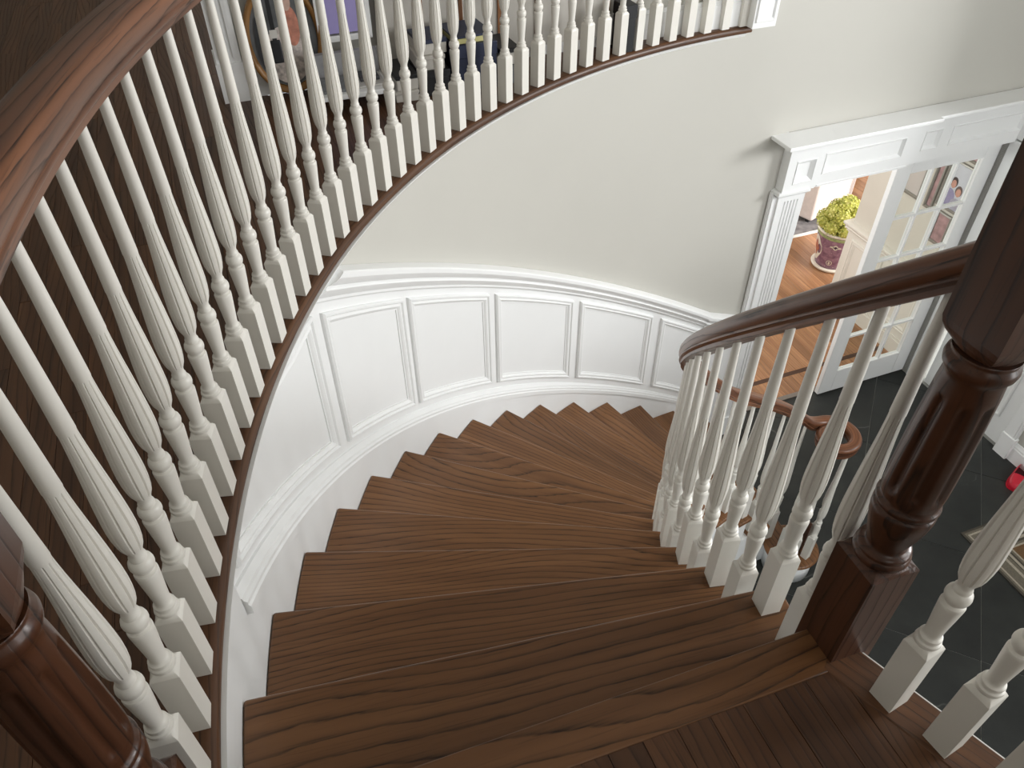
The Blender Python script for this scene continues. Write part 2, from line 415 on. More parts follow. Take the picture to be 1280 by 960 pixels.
# ------------------------------------------------------------------ SETTING: curved wall and wainscot
def arc(a0, a1, step=1.0):
    n = max(2, int(abs(a1 - a0) / step) + 1); return [a0 + (a1 - a0) * i / (n - 1) for i in range(n)]
WALL_A0, WALL_A1 = 110.5, 201.0
def RD(a): return RO + .021 * min(1, max(0, (a - 112) / 30))      # face of the dado; the stair skirt stands proud of it
mb = MB(); P = []
for a in arc(WALL_A0, WALL_A1):
    P += [PA(a, RD(a) + .006, 0), PA(a, RD(a) + .006, H - .03), PA(a, RO + .14, H - .03), PA(a, RO + .14, 0)]
n = len(P) // 4
mb.add(P, [(4 * i + j, 4 * i + (j + 1) % 4, 4 * i + 4 + (j + 1) % 4, 4 * i + 4 + j) for i in range(n - 1) for j in range(4)] + [(0, 1, 2, 3), tuple(4 * n - 4 + j for j in range(4))])
for i in range(0, len(mb.f)): mb.sm.add(i) if i % 4 in (0,) else None
wall_c = struct(mb.build('wall_curved', CREAM))
for p in wall_c.data.polygons: p.use_smooth = abs(p.normal.z) < .5
wall_c.data.set_sharp_from_angle(angle=radians(40))
ZS = H - .045                                                     # underside of the hall nosing
def rail_hi(a): return min(za(a) + .862, ZS)
# white wall by the top steps
mb = MB(); P = []
for a in arc(188.9, WALL_A1):
    P += [PA(a, RO, max(0.0, za(a) - .55)), PA(a, RO, ZS), PA(a, RO + .04, ZS), PA(a, RO + .04, max(0.0, za(a) - .55))]
n = len(P) // 4
mb.add(P, [(4 * i + j, 4 * i + (j + 1) % 4, 4 * i + 4 + (j + 1) % 4, 4 * i + 4 + j) for i in range(n - 1) for j in range(4)] + [(0, 1, 2, 3), tuple(4 * n - 4 + j for j in range(4))], True)
skirt = mb.build('skirt_board', TRIM, wall_c); skirt.data.set_sharp_from_angle(angle=radians(40))
# white dado under the chair rail
mb = MB(); P = []
for a in arc(WALL_A0, 188.9):
    lo = max(0.0, za(a) - .55); P += [PA(a, RD(a), lo), PA(a, RD(a), rail_hi(a)), PA(a, RD(a) + .02, rail_hi(a)), PA(a, RD(a) + .02, lo)]
n = len(P) // 4
mb.add(P, [(4 * i + j, 4 * i + (j + 1) % 4, 4 * i + 4 + (j + 1) % 4, 4 * i + 4 + j) for i in range(n - 1) for j in range(4)] + [(0, 1, 2, 3), tuple(4 * n - 4 + j for j in range(4))], True)
dado = mb.build('dado_panelling', TRIM, wall_c); dado.data.set_sharp_from_angle(angle=radians(40))
mb = MB(); P = []
for a in arc(WALL_A0, 188.9, .8):
    lo = max(0.0, za(a) - .55); hi = za(a) + .075 + max(0, a - 128) * .0006
    P += [PA(a, RO, lo), PA(a, RO, hi), PA(a, RD(a) + .002, hi + .006), PA(a, RD(a) + .002, lo)]
n = len(P) // 4
mb.add(P, [(4 * i + j, 4 * i + (j + 1) % 4, 4 * i + 4 + (j + 1) % 4, 4 * i + 4 + j) for i in range(n - 1) for j in range(4)] + [(0, 1, 2, 3), tuple(4 * n - 4 + j for j in range(4))], True)
o = mb.build('skirt_board', TRIM, wall_c); o.data.set_sharp_from_angle(angle=radians(30))
def pitch_moulding(name, prof, a0, a1, base, dado_=True):
    """moulding following the stair pitch on the curved wall; prof = (out, up)"""
    mb = MB(); n = len(prof); A = arc(a0, a1, .75); vs = []; fs = []
    for a in A:
        bb = base(a) if callable(base) else base
        for o, u in prof: vs.append(PA(a, (RD(a) if dado_ else RO) - o, za(a) + bb + u))
    for i in range(len(A) - 1):
        for j in range(n):
            k = (j + 1) % n; fs.append((i * n + j, i * n + k, (i + 1) * n + k, (i + 1) * n + j))
    mb.add(vs, fs, True); mb.f.append(list(range(n))); mb.f.append([(len(A) - 1) * n + j for j in range(n)][::-1])
    o = mb.build(name, TRIM, wall_c); bm = bmesh.new(); bm.from_mesh(o.data)
    r = bmesh.ops.bisect_plane(bm, geom=bm.verts[:] + bm.edges[:] + bm.faces[:], plane_co=(0, 0, ZS), plane_no=(0, 0, 1), clear_outer=True)
    es = [e for e in r['geom_cut'] if isinstance(e, bmesh.types.BMEdge)]
    if es: bmesh.ops.holes_fill(bm, edges=[e for e in bm.edges if e.is_boundary], sides=0)
    bm.to_mesh(o.data); bm.free()
    o.data.set_sharp_from_angle(angle=radians(28)); return o
CHAIR = [(-.004, 0), (.010, 0), (.014, .006), (.014, .016), (.022, .026), (.030, .036), (.034, .044), (.030, .050), (.030, .058), (.038, .066), (.046, .078), (.050, .086), (.050, .104), (.046, .110), (.020, .118), (-.004, .120)]
a_rail_end = A0 + DA * ((H + .80 + .12 - ZS) / RISE)
pitch_moulding('chair_rail', CHAIR, WALL_A0 - .3, a_rail_end + 3.9, .798)
CAP = [(-.024, 0), (.012, 0), (.012, .026), (.008, .032), (.008, .042), (.002, .048), (.0, .056), (-.008, .064), (-.014, .072), (-.024, .074)]
pitch_moulding('baseboard_cap', CAP, WALL_A0 - .3, 188.8, lambda a: .076 + max(0, a - 128) * .0006, dado_=False)
PANEL = [(0, -.002), (0, .010), (.006, .016), (.013, .016), (.018, .010), (.022, .010), (.030, .013), (.037, .009), (.042, .004), (.048, .004), (.048, -.002)]
cyl = lambda a, y, h: PA(a, RD(a) - h, y)
for a0, a1 in ((171.1, 187.4), (158.7, 169.75), (145.6, 157.9), (132.2, 144.55), (119.05, 131.0), (110.6, 117.65)):
    mb = MB()
    top = lambda a: min(za(a) + .760, ZS - .03 + max(0, a - 174.5) * .009)
    bot = lambda a: za(a) + .188 + max(0, a - 120) * .0005
    frame_mesh(mb, cyl, a0, a1, bot, top, PANEL, 16, degrees(1 / RO), closed=True)
    o = mb.build('panel_frame', TRIM, wall_c)
    if a1 > 180:
        bm = bmesh.new(); bm.from_mesh(o.data)
        bmesh.ops.bisect_plane(bm, geom=bm.verts[:] + bm.edges[:] + bm.faces[:], plane_co=(0, 0, ZS), plane_no=(0, 0, 1), clear_outer=True)
        bmesh.ops.holes_fill(bm, edges=[e for e in bm.edges if e.is_boundary], sides=0); bmesh.ops.recalc_face_normals(bm, faces=bm.faces)
        bm.to_mesh(o.data); bm.free()

# ------------------------------------------------------------------ SETTING: straight wall with the doorway
OP0, OP1, OPZ = .495, 2.11, 2.02
TOPZ = H + 2.60
mb = MB()
st = lambda s, t, z: ST(s, t, z)
mb.box(-.02, OP0, .006, .14, 0, H, st); mb.box(OP1, 2.30, .006, .14, 0, H, st); mb.box(OP0, OP1, .006, .14, OPZ, H, st)
mb.box(-2.47, 2.30, .006, .14, H, TOPZ, st)
wall_d = struct(mb.build('wall_doorway', CREAM))
mb = MB(); mb.box(-.02, .30, .0, .02, 0, .93, st); mb.build('dado_panelling', TRIM, wall_d)
# chair rail running on to the pilaster
pz = za(110.2) + .805
vs = []; fs = []; n = len(CHAIR)
for s_, dz in ((-.01, 0), (.31, -.12)):
    for o_, u in CHAIR: vs.append(ST(s_, -o_, pz + dz + u))
mb = MB().add(vs, [(j, (j + 1) % n, n + (j + 1) % n, n + j) for j in range(n)]); mb.build('chair_rail', TRIM, wall_d)

# ---- door surround
door1 = thing('door_1', ST(1.2, 0, 0), 'white classical doorway with fluted pilaster, panelled header and french door', 'doorway')
door1['kind'] = 'structure'
# fluted pilaster
def pilaster(s0, s1, nm):
    mb = MB(); f = .042; g = .010; w = s1 - s0; fl = 5; m0 = s0 + w * .24; m1 = s1 - w * .22; pw = (m1 - m0) / (2 * fl - 1)
    poly = [(s0, .006), (s0, -f)]
    zt = 1.955
    # lower fluted length
    pts = [(s0, -f)]
    for i in range(fl):
        a = m0 + 2 * i * pw; pts += [(a, -f), (a + pw * .25, -f + g), (a + pw * .75, -f + g), (a + pw, -f)]
    pts += [(s1, -f), (s1, .14), (s0, .14)]
    mb.prism([(x, y) for x, y in pts], .18, zt, st)
    mb.box(s0, s1, -f, .14, zt, OPZ, st)
    mb.box(s0 - .012, s1 + .006, -f - .012, .14, 0, .18, st)
    o = mb.build(nm, TRIM, door1)
    return o
pilaster(.31, OP0, 'pilaster')
mb = MB(); mb.box(.270, .310, -.020, .0, 0, OPZ - .002, st); mb.box(.276, .31, -.03, -.02, 0, OPZ - .002, st); mb.build('backband', TRIM, door1)
mb = MB(); mb.box(OP1, 2.15, -.042, .14, 0, OPZ, st); mb.build('pilaster', TRIM, door1)
# head block, frieze
mb = MB(); mb.box(.305, .53, -.040, .006, OPZ, 2.29, st)
hb = mb.build('head_block', TRIM, door1)
RAISED = [(0, .0), (.004, .004), (.010, .005), (.016, -.006), (.017, -.012), (.040, -.012)]
def flat_frame(s0, s1, z0, z1, t, prof, nm, par, fill=True):
    mb = MB(); fn = lambda x, y, h: ST(x, t - h, y)
    frame_mesh(mb, fn, s0, s1, lambda x: z0, lambda x: z1, prof, 1)
    if fill:
        i, h = prof[-1]; mb.add([fn(s0 + i, z0 + i, h), fn(s1 - i, z0 + i, h), fn(s1 - i, z1 - i, h), fn(s0 + i, z1 - i, h)], [(0, 1, 2, 3)])
    return mb.build(nm, TRIM, par)
SUNK = [(0, .001), (.004, .006), (.010, .006), (.016, .002), (.020, .0015)]
BOSS = [(0, .001), (.004, .007), (.012, .007), (.016, .003), (.030, .003), (.050, .012)]
def plate(S, hole, tf, dep, slope, nm):
    # face plate with a sunken panel: outer rectangle, moulded edge, sloped sides, flat field
    s0, s1, z0, z1 = S; a0_, a1_, b0_, b1_ = hole
    R_ = lambda i, h: [(a0_ + i, b0_ + i, h), (a1_ - i, b0_ + i, h), (a1_ - i, b1_ - i, h), (a0_ + i, b1_ - i, h)]
    loops = [[(s0, z0, -.02), (s1, z0, -.02), (s1, z1, -.02), (s0, z1, -.02)], [(s0, z0, 0), (s1, z0, 0), (s1, z1, 0), (s0, z1, 0)],
             R_(0, 0), R_(.002, .004), R_(.007, .004), R_(.009, 0), R_(.009 + slope, -dep)]
    vs = [ST(x, tf - h, y) for l in loops for x, y, h in l]; fs = [(4 * j + i, 4 * j + (i + 1) % 4, 4 * j + 4 + (i + 1) % 4, 4 * j + 4 + i) for j in range(len(loops) - 1) for i in range(4)]
    fs.append(tuple(4 * (len(loops) - 1) + i for i in range(4)))
    return MB().add(vs, fs).build(nm, TRIM, door1)
plate((.305, .53, OPZ, 2.29), (.362, .500, 2.07, 2.215), -.060, .018, .020, 'head_panel')
mb = MB(); mb.box(.53, 1.215, -.034, .006, OPZ, 2.29, st); mb.box(.55, 1.20, -.056, -.052, OPZ, OPZ + .012, st); mb.build('frieze', TRIM, door1)
plate((.53, 1.215, OPZ, 2.29), (.563, 1.14, 2.095, 2.225), -.052, .014, .012, 'frieze_panel')
mb = MB(); mb.box(1.215, 2.15, -.012, .006, OPZ, 2.29, st); mb.build('frieze', TRIM, door1)
plate((1.215, 1.47, OPZ, 2.29), (1.30, 1.43, 2.095, 2.225), -.030, .014, .014, 'head_panel')
plate((1.47, 2.15, OPZ, 2.29), (1.51, 2.10, 2.095, 2.225), -.030, .014, .012, 'frieze_panel')
mb = MB()
def ledge(mb, s0, s1, prof, ret0=True):
    """moulding along s with a mitred return to the wall at s0; prof=(out, z)"""
    n = len(prof); vs = []
    for o_, z in prof: vs.append(ST(s0 - o_ if ret0 else s0, .006, z))
    for o_, z in prof: vs.append(ST(s0 - o_ if ret0 else s0, -o_, z))
    for o_, z in prof: vs.append(ST(s1, -o_, z))
    fs = [(k * n + j, k * n + (j + 1) % n, (k + 1) * n + (j + 1) % n, (k + 1) * n + j) for k in range(2) for j in range(n)]
    fs += [tuple(range(n)), tuple(2 * n + j for j in range(n - 1, -1, -1))]
    mb.add(vs, fs)
CORN = [(.0, 2.285), (.066, 2.285), (.072, 2.300), (.085, 2.312), (.110, 2.322), (.125, 2.326), (.128, 2.338), (.150, 2.342), (.165, 2.346), (.170, 2.350), (.170, 2.362), (.166, 2.368), (.0, 2.372)]
CORN = [(o_, z) for o_, z in CORN]
def shift(prof, base, s0):
    return prof
mb = MB(); 
# left break-front cornice: starts at s=.30 minus projection so that its tip stands at s=.20
prof = [(o_, z) for o_, z in CORN]
n = len(prof); vs = []
for o_, z in prof: vs.append(ST(.305 - max(0, o_ - .06), .006, z))
for o_, z in prof: vs.append(ST(.305 - max(0, o_ - .06), -o_, z))
for o_, z in prof: vs.append(ST(1.235, -o_, z))
fs = [(k * n + j, k * n + (j + 1) % n, (k + 1) * n + (j + 1) % n, (k + 1) * n + j) for k in range(2) for j in range(n)]
fs += [tuple(range(n)), tuple(2 * n + j for j in range(n - 1, -1, -1))]
mb.add(vs, fs); mb.build('cornice', TRIM, door1)
mb = MB(); prof2 = [(max(0, o_ - .025) if o_ else 0, z) for o_, z in CORN]; vs = []
for o_, z in prof2: vs.append(ST(1.235, -o_, z))
for o_, z in prof2: vs.append(ST(2.15, -o_, z))
mb.add(vs, [(j, (j + 1) % n, n + (j + 1) % n, n + j) for j in range(n)] + [tuple(range(n)), tuple(n + j for j in range(n - 1, -1, -1))]); mb.build('cornice', TRIM, door1)
mb = MB()
CAPM = [(.0, OPZ - .03), (.048, OPZ - .03), (.054, OPZ - .022), (.066, OPZ - .014), (.072, OPZ - .008), (.072, OPZ + .004), (.062, OPZ + .010), (.0, OPZ + .012)]
n = len(CAPM); vs = []
for o_, z in CAPM: vs.append(ST(.310 - max(0, o_ - .042), .006, z))
for o_, z in CAPM: vs.append(ST(.310 - max(0, o_ - .042), -o_, z))
for o_, z in CAPM: vs.append(ST(.500, -o_, z))
fs = [(k * n + j, k * n + (j + 1) % n, (k + 1) * n + (j + 1) % n, (k + 1) * n + j) for k in range(2) for j in range(n)] + [tuple(range(n)), tuple(2 * n + j for j in range(n - 1, -1, -1))]
mb.add(vs, fs); mb.build('capital', TRIM, door1)
# jamb of the opening
mb = MB(); mb.box(OP0, OP0 + .012, .0, .14, 0, OPZ, st); mb.box(OP0, OP1, .0, .14, OPZ - .012, OPZ, st); mb.build('jamb', TRIM, door1)
# french door leaf with fifteen panes
LS0, LS1, LT0, LT1 = 1.262, 2.106, .045, .085
SX = [1.385, 1.575, 1.78, 1.985]; SZ = [.225, .558, .892, 1.228, 1.562, 1.895]
mb = MB(); b = lambda s0, s1, z0, z1, t0=LT0, t1=LT1: mb.box(s0, s1, t0, t1, z0, z1, st)
b(LS0, SX[0], .012, 2.004); b(SX[3], LS1, .012, 2.004); b(SX[0], SX[3], .012, SZ[0]); b(SX[0], SX[3], SZ[5], 2.004)
leaf = mb.build('french_door_leaf', TRIM, door1, bevel=.003, bseg=1)
mb = MB()
for x in SX[1:3]: b(x - .008, x + .008, SZ[0], SZ[5], LT0 + .004, LT1 - .004)
for z in SZ[1:5]: b(SX[0], SX[3], z - .008, z + .008, LT0 + .005, LT1 - .005)
mb.build('glazing_bars', TRIM, leaf)
for i in range(3):
    for j in range(5):
        mb = MB(); mb.box(SX[i] + (.008 if i else 0), SX[i + 1] - (.008 if i < 2 else 0), .063, .067, SZ[j] + (.008 if j else 0), SZ[j + 1] - (.008 if j < 4 else 0), st)
        mb.build('glass_pane', GLASS, leaf)
mb = MB(); mb.lathe([(.006, 0), (.006, .04), (.022, .045), (.026, .06), (.020, .075), (.004, .078)], 16)
T = Matrix.Translation(ST(1.315, .045, .98)) @ ST_ROT @ Matrix.Rotation(radians(90), 4, 'X'); mb.v = [T @ p for p in mb.v]
BRASS = plain('aged_brass', lin(150, 120, 70), .35, .05, metallic=.9)
mb.build('door_knob', BRASS, leaf)['label'] = 'brass door knob'

# ------------------------------------------------------------------ SETTING: right wall with closet door
wr = MB(); wr.box(2.15, 2.26, -6.2, -.89 - .02, 0, 2.45, st); wr.box(2.15, 2.26, -.89 - .02, -.10, 2.06, 2.45, st); wr.box(2.15, 2.26, -.10, .0, 0, 2.45, st)
wr.box(2.15, 2.26, -6.2, -3.75, 2.45, TOPZ, st); wr.box(2.15, 2.26, -1.15, .14, 2.45, TOPZ, st); wr.box(2.15, 2.26, -3.75, -1.15, 4.5, TOPZ, st)
wall_r = struct(wr.build('wall_right', CREAM))
door2 = thing('door_2', ST(2.15, -.5, 0), 'white panelled closet door in the foyer wall beside the french door', 'door'); door2['kind'] = 'structure'
mb = MB(); mb.box(2.165, 2.205, -.885, -.135, .012, 2.03, st); leaf2 = mb.build('door_leaf', TRIM, door2)
fr = lambda t0, t1, z0, z1: frame_mesh(MB(), lambda x, y, h: ST(2.165 - h, -x, y), t0, t1, lambda x: z0, lambda x: z1, [(0, .001), (.003, .010), (.014, .012), (.022, .006), (.03, .001)], 1).build('panel_moulding', TRIM, leaf2)
for t0, t1 in ((.225, .475), (.545, .795)):
    for z0, z1 in ((.22, .85), (.97, 1.88)): fr(t0, t1, z0, z1)
mb = MB(); mb.box(2.10, 2.15, -.115, -.0, 0, 2.03, st); mb.box(2.115, 2.15, -1.0, -.905, 0, 2.03, st); mb.box(2.10, 2.15, -1.0, .0, 2.04, 2.16, st)
mb.box(2.105, 2.15, -1.01, -.90, 0, .19, st); mb.box(2.112, 2.15, -.985, -.975, .19, 2.03, st)
mb.build('door_casing', TRIM, door2, bevel=.003, bseg=1)
mb = MB()
BASE = [(0, 0), (.020, 0), (.020, .11), (.016, .118), (.016, .130), (.010, .142), (.006, .155), (0, .158)]
n = len(BASE); vs = [ST(2.15 - o_, -1.01, z) for o_, z in BASE] + [ST(2.15 - o_, -6.1, z) for o_, z in BASE]
mb.add(vs, [(j, (j + 1) % n, n + (j + 1) % n, n + j) for j in range(n)] + [tuple(range(n)), tuple(range(2 * n - 1, n - 1, -1))]); struct(mb.build('baseboard_right', TRIM))
fr2 = frame_mesh(MB(), lambda x, y, h: ST(2.15 - h, -x, y), 1.09, 2.0, lambda x: .24, lambda x: .80, PANEL, 1).build('panel_frame', TRIM, wall_r)
mb = MB(); vs = [ST(2.15 - o_, -1.01, z + .86) for o_, z in CHAIR] + [ST(2.15 - o_, -6.1, z + .86) for o_, z in CHAIR]; n = len(CHAIR)
mb.add(vs, [(j, (j + 1) % n, n + (j + 1) % n, n + j) for j in range(n)]); mb.build('chair_rail', TRIM, wall_r)

# ------------------------------------------------------------------ SETTING: foyer floor of slate tiles
mb = MB(); mb.box(-3.2, 2.26, -6.2, .10, -.06, -.004, st)
fl0 = struct(mb.build('floor_foyer', GROUT))
q = .778; gap = .003
for i in range(-6, 7):
    for j in range(-8, 3):
        # diagonal grid: (s+t) = .779 + i*1.1 ... (s-t) = 1.807 + j*1.1
        c0, c1 = .779 + (i - 3) * 1.1, .779 + (i - 2) * 1.1; e0, e1 = 1.807 + (j + 2) * 1.1, 1.807 + (j + 3) * 1.1
        g = gap
        poly = [((c + e) / 2, (c - e) / 2) for c, e in ((c0 + g, e0 + g), (c1 - g, e0 + g), (c1 - g, e1 - g), (c0 + g, e1 - g))]
        def clip(poly, f):
            out = []
            for a, b_ in zip(poly, poly[1:] + poly[:1]):
                fa, fb = f(a), f(b_)
                if fa >= 0: out.append(a)
                if (fa >= 0) != (fb >= 0):
                    t_ = fa / (fa - fb); out.append((a[0] + (b_[0] - a[0]) * t_, a[1] + (b_[1] - a[1]) * t_))
            return out
        for f in (lambda p: 2.148 - p[0], lambda p: .095 - p[1], lambda p: p[0] + .9, lambda p: p[1] + 3.6):
            if poly: poly = clip(poly, f)
        if len(poly) < 3: continue
        cx_ = sum(p[0] for p in poly) / len(poly); cy_ = sum(p[1] for p in poly) / len(poly)
        mb = MB(); mb.prism(poly, -.02, 0.0, st)
        mb.build('slate_tile', SLATE, fl0, origin=ST(cx_, cy_, 0))
mb = MB(); mb.box(OP0, OP1, .095, .135, -.004, .008, st); tag(mb.build('threshold', plain('grey_threshold', lin(120, 112, 104), .5)), 'grey stone threshold strip under the white doorway', 'threshold')

# ------------------------------------------------------------------ SETTING: room beyond the doorway
mb = MB(); mb.box(-.2, 6.2, .10, 5.4, -.06, -.006, st); fl2 = struct(mb.build('floor_parlour', plain('floor_joint', lin(70, 38, 20), .7)))
x = .30; rnd = random.Random(3)
while x < 4.6:
    y = .14; first = True
    while y < 4.2:
        L = rnd.uniform(.7, 1.5); y1 = min(y + L, 4.2)
        for (ya, yb) in (((y, min(y1, .325)), (max(y, .365), y1)) if y < .34 < y1 else ((y, y1),)):
            if yb - ya < .02: continue
            mb = MB(); mb.box(x + .0008, x + .0822, ya + .0008, yb - .0008, -.006, 0, st)
            mb.build('floorboard', PINE, fl2, origin=ST(x, ya, 0), grain=gr_dir(dT))
        y = y1
    x += .083
mb = MB(); mb.box(.3, 4.6, .3255, .3645, -.006, .0005, st); mb.build('inlay_strip', plain('dark_inlay', lin(70, 42, 26), .4), fl2)
# partition on the right of that room
mb = MB(); mb.box(2.187, 2.30, .14, 1.10, 0, 2.75, st); wi = struct(mb.build('wall_parlour', BEIGE))
TRIMB = plain('cream_trim_paint', lin(232, 228, 218), .4, .01)
mb = MB(); mb.box(2.177, 2.31, .14, 1.11, 0, .74, st); mb.build('dado_panelling', TRIMB, wi)
mb = MB(); n = len(CHAIR)
cr = [(o_ * .9, (z - .12) * .8) for o_, z in CHAIR]; vs = []
for s_, t_, dx, dy in ((2.177, .14, -1, 0), (2.177, 1.11, -1, 1), (2.31, 1.11, 1, 1), (2.31, .14, 1, 0)):
    for o_, z in cr: vs.append(ST(s_ + dx * o_, t_ + dy * o_, .80 + z))
mb.add(vs, [(k * n + j, k * n + (j + 1) % n, (k + 1) * n + (j + 1) % n, (k + 1) * n + j) for k in range(3) for j in range(n)] ); mb.box(2.18, 2.305, .14, 1.108, .74, .801, st); mb.build('chair_rail', TRIMB, wi)
mb = MB(); mb.box(2.165, 2.32, .14, 1.122, 0, .13, st); mb.box(2.170, 2.315, .14, 1.117, .13, .155, st); mb.build('baseboard', TRIMB, wi)
for t0, t1 in ((.20, .58), (.66, 1.04)):
    mb = MB(); frame_mesh(mb, lambda x, y, h: ST(2.177 - h, x, y), t0, t1, lambda x: .22, lambda x: .66, [(a, h * .8) for a, h in PANEL], 1); mb.build('panel_frame', TRIMB, wi)
mb = MB(); frame_mesh(mb, lambda x, y, h: ST(x, 1.11 + h, y), 2.2, 2.29, lambda x: .22, lambda x: .66, [(0, 0), (.004, .01), (.014, .01), (.02, 0)], 1); mb.build('panel_frame', TRIMB, wi)
# outer shell of that room
mb = MB(); mb.box(-.25, -.15, .14, .6, 0, 2.75, st); mb.box(-.25, -.15, 2.0, 5.4, 0, 2.75, st); mb.box(-.25, -.15, .6, 2.0, 0, .85, st); mb.box(-.25, -.15, .6, 2.0, 2.25, 2.75, st); struct(mb.build('wall_parlour_left', BEIGE))
mb = MB(); mb.box(6.1, 6.2, .14, 5.4, 0, 2.75, st); struct(mb.build('wall_parlour_right', BEIGE))
mb = MB(); mb.box(-.25, .4, 5.3, 5.4, 0, 2.75, st); mb.box(2.8, 6.2, 5.3, 5.4, 0, 2.75, st); mb.box(.4, 2.8, 5.3, 5.4, 0, .9, st); mb.box(.4, 2.8, 5.3, 5.4, 2.85 - .1, 2.75, st); struct(mb.build('wall_parlour_far', BEIGE))
mb = MB(); mb.box(-.25, 6.2, .14, 5.4, 2.75, 2.85, st); struct(mb.build('ceiling_parlour', CEIL))
mb = MB(); mb.box(2.26, 3.1, .0, .14, 0, 2.85, st); mb.box(4.7, 6.2, .0, .14, 0, 2.85, st); mb.box(3.1, 4.7, .0, .14, 0, .8, st); mb.box(3.1, 4.7, .0, .14, 2.3, 2.85, st); struct(mb.build('wall_parlour_near', BEIGE))

# ------------------------------------------------------------------ SETTING: upper floor of oak boards
sub = MB()
# hall slab behind the curve + landing slab, as annular sectors and boxes
P = []; A = arc(110.6, 199.0)
def hall_back(a):     # distance from axis out to the slab's far edge
    return 3.1
vs = []; fs = []
for a in A:
    vs += [PA(a, RO + .03, H - .20), PA(a, RO + .03, H - .012), PA(a, 3.2, H - .012), PA(a, 3.2, H - .20)]
for i in range(len(A) - 1):
    for j in range(4): fs.append((4 * i + j, 4 * i + (j + 1) % 4, 4 * i + 4 + (j + 1) % 4, 4 * i + 4 + j))
fs += [(0, 1, 2, 3), tuple(4 * (len(A) - 1) + j for j in range(4))]
sub.add(vs, fs)
# landing edge line points in (s,t)
def to_st(p): v = Vector((p[0], p[1], 0)) - P0; return (v.dot(dS), v.dot(dT))
E0, E1 = to_st((.607, .661)), to_st((.774, .474))
ed = Vector((E1[0] - E0[0], E1[1] - E0[1])).normalized()
def edge_s(t): return E0[0] + ed.x * (t - E0[1]) / ed.y
LT = -2.80                                                     # landing nosing runs almost along s
sub.prism([(-4.6, LT - .02), (edge_s(LT - .02) - .01, LT - .02), (edge_s(-5.9) - .01, -5.9), (-4.6, -5.9)], H - .20, H - .012, st)
sub.prism([(-4.6, LT - .03), (-3.0, LT - .03), (-3.0, 3.0), (-4.6, 3.0)], H - .20, H - .012, st)
sub.prism([(-3.0, -1.6), (-2.7, -.9), (-2.0, -.5), (-.9, .0), (-2.40, .0), (-2.40, 3.0), (-3.0, 3.0)], H - .19, H - .0125, st)
fl1 = struct(sub.build('floor_upper', plain('subfloor', lin(46, 30, 20), .7)))
def nz(a):                                                      # radius of the nosing edge
    c = min(1, max(0, (165 - a) / 50)); return 2.845 - .030 * c
NSL = -math.tan(radians(A0 - 180 - 20.5))
RC = 2.900                                                     # boards stop under the nosing strip
bw = .0605; x = -4.5; rnd = random.Random(11)
npl = 0
while x < -.9:
    xm = x + bw / 2
    segs = []
    def circ_t(s_):
        return None if abs(s_) >= RC else -RO + sqrt(RC * RC - s_ * s_)
    # landing side
    if xm < -2.93: segs.append((-5.4, 2.95, None))
    else:
        segs.append((-5.4, -2.70, 'land'))
        segs.append((None, -.016 if xm > -2.52 else 2.95, 'hall'))
    for t0, t1, kind in segs:
        if kind == 'land':
            cut = lambda s_: min(t1, 9e9)
            ts = [t0]
            t = t0 - rnd.uniform(0, .8)
        if kind == 'hall':
            a_, b_ = circ_t(x), circ_t(x + bw)
            a_ = a_ if a_ is not None else -RO; b_ = b_ if b_ is not None else -RO
            t0 = min(a_, b_)
            if t0 > t1 - .03: continue
        t = t0 - rnd.uniform(.0, .7)
        while t < t1:
            L = rnd.uniform(.5, 1.3); ta, tb = max(t, t0), min(t + L, t1); t += L
            if tb - ta < .01: continue
            poly = [(x + .0006, ta + .0006), (x + bw - .0006, ta + .0006), (x + bw - .0006, tb - .0006), (x + .0006, tb - .0006)]
            if kind == 'land':
                poly = clip(poly, lambda p: (edge_s(p[1]) - .0745 - p[0])); poly = clip(poly, lambda p: -(p[1] + RO + .0823 + (p[0]) * NSL)) if poly else poly
            if kind == 'hall':
                m_ = (b_ - a_) / bw
                poly = clip(poly, lambda p: p[1] - (a_ + m_ * (p[0] - x)))
            if len(poly) < 3: continue
            mb = MB(); mb.prism(poly, H - .012, H + rnd.uniform(-.0003, .0003), st)
            mb.build('floorboard', OAKF, fl1, origin=ST(x, ta, H), grain=gr_dir(dT)); npl += 1
    x += bw

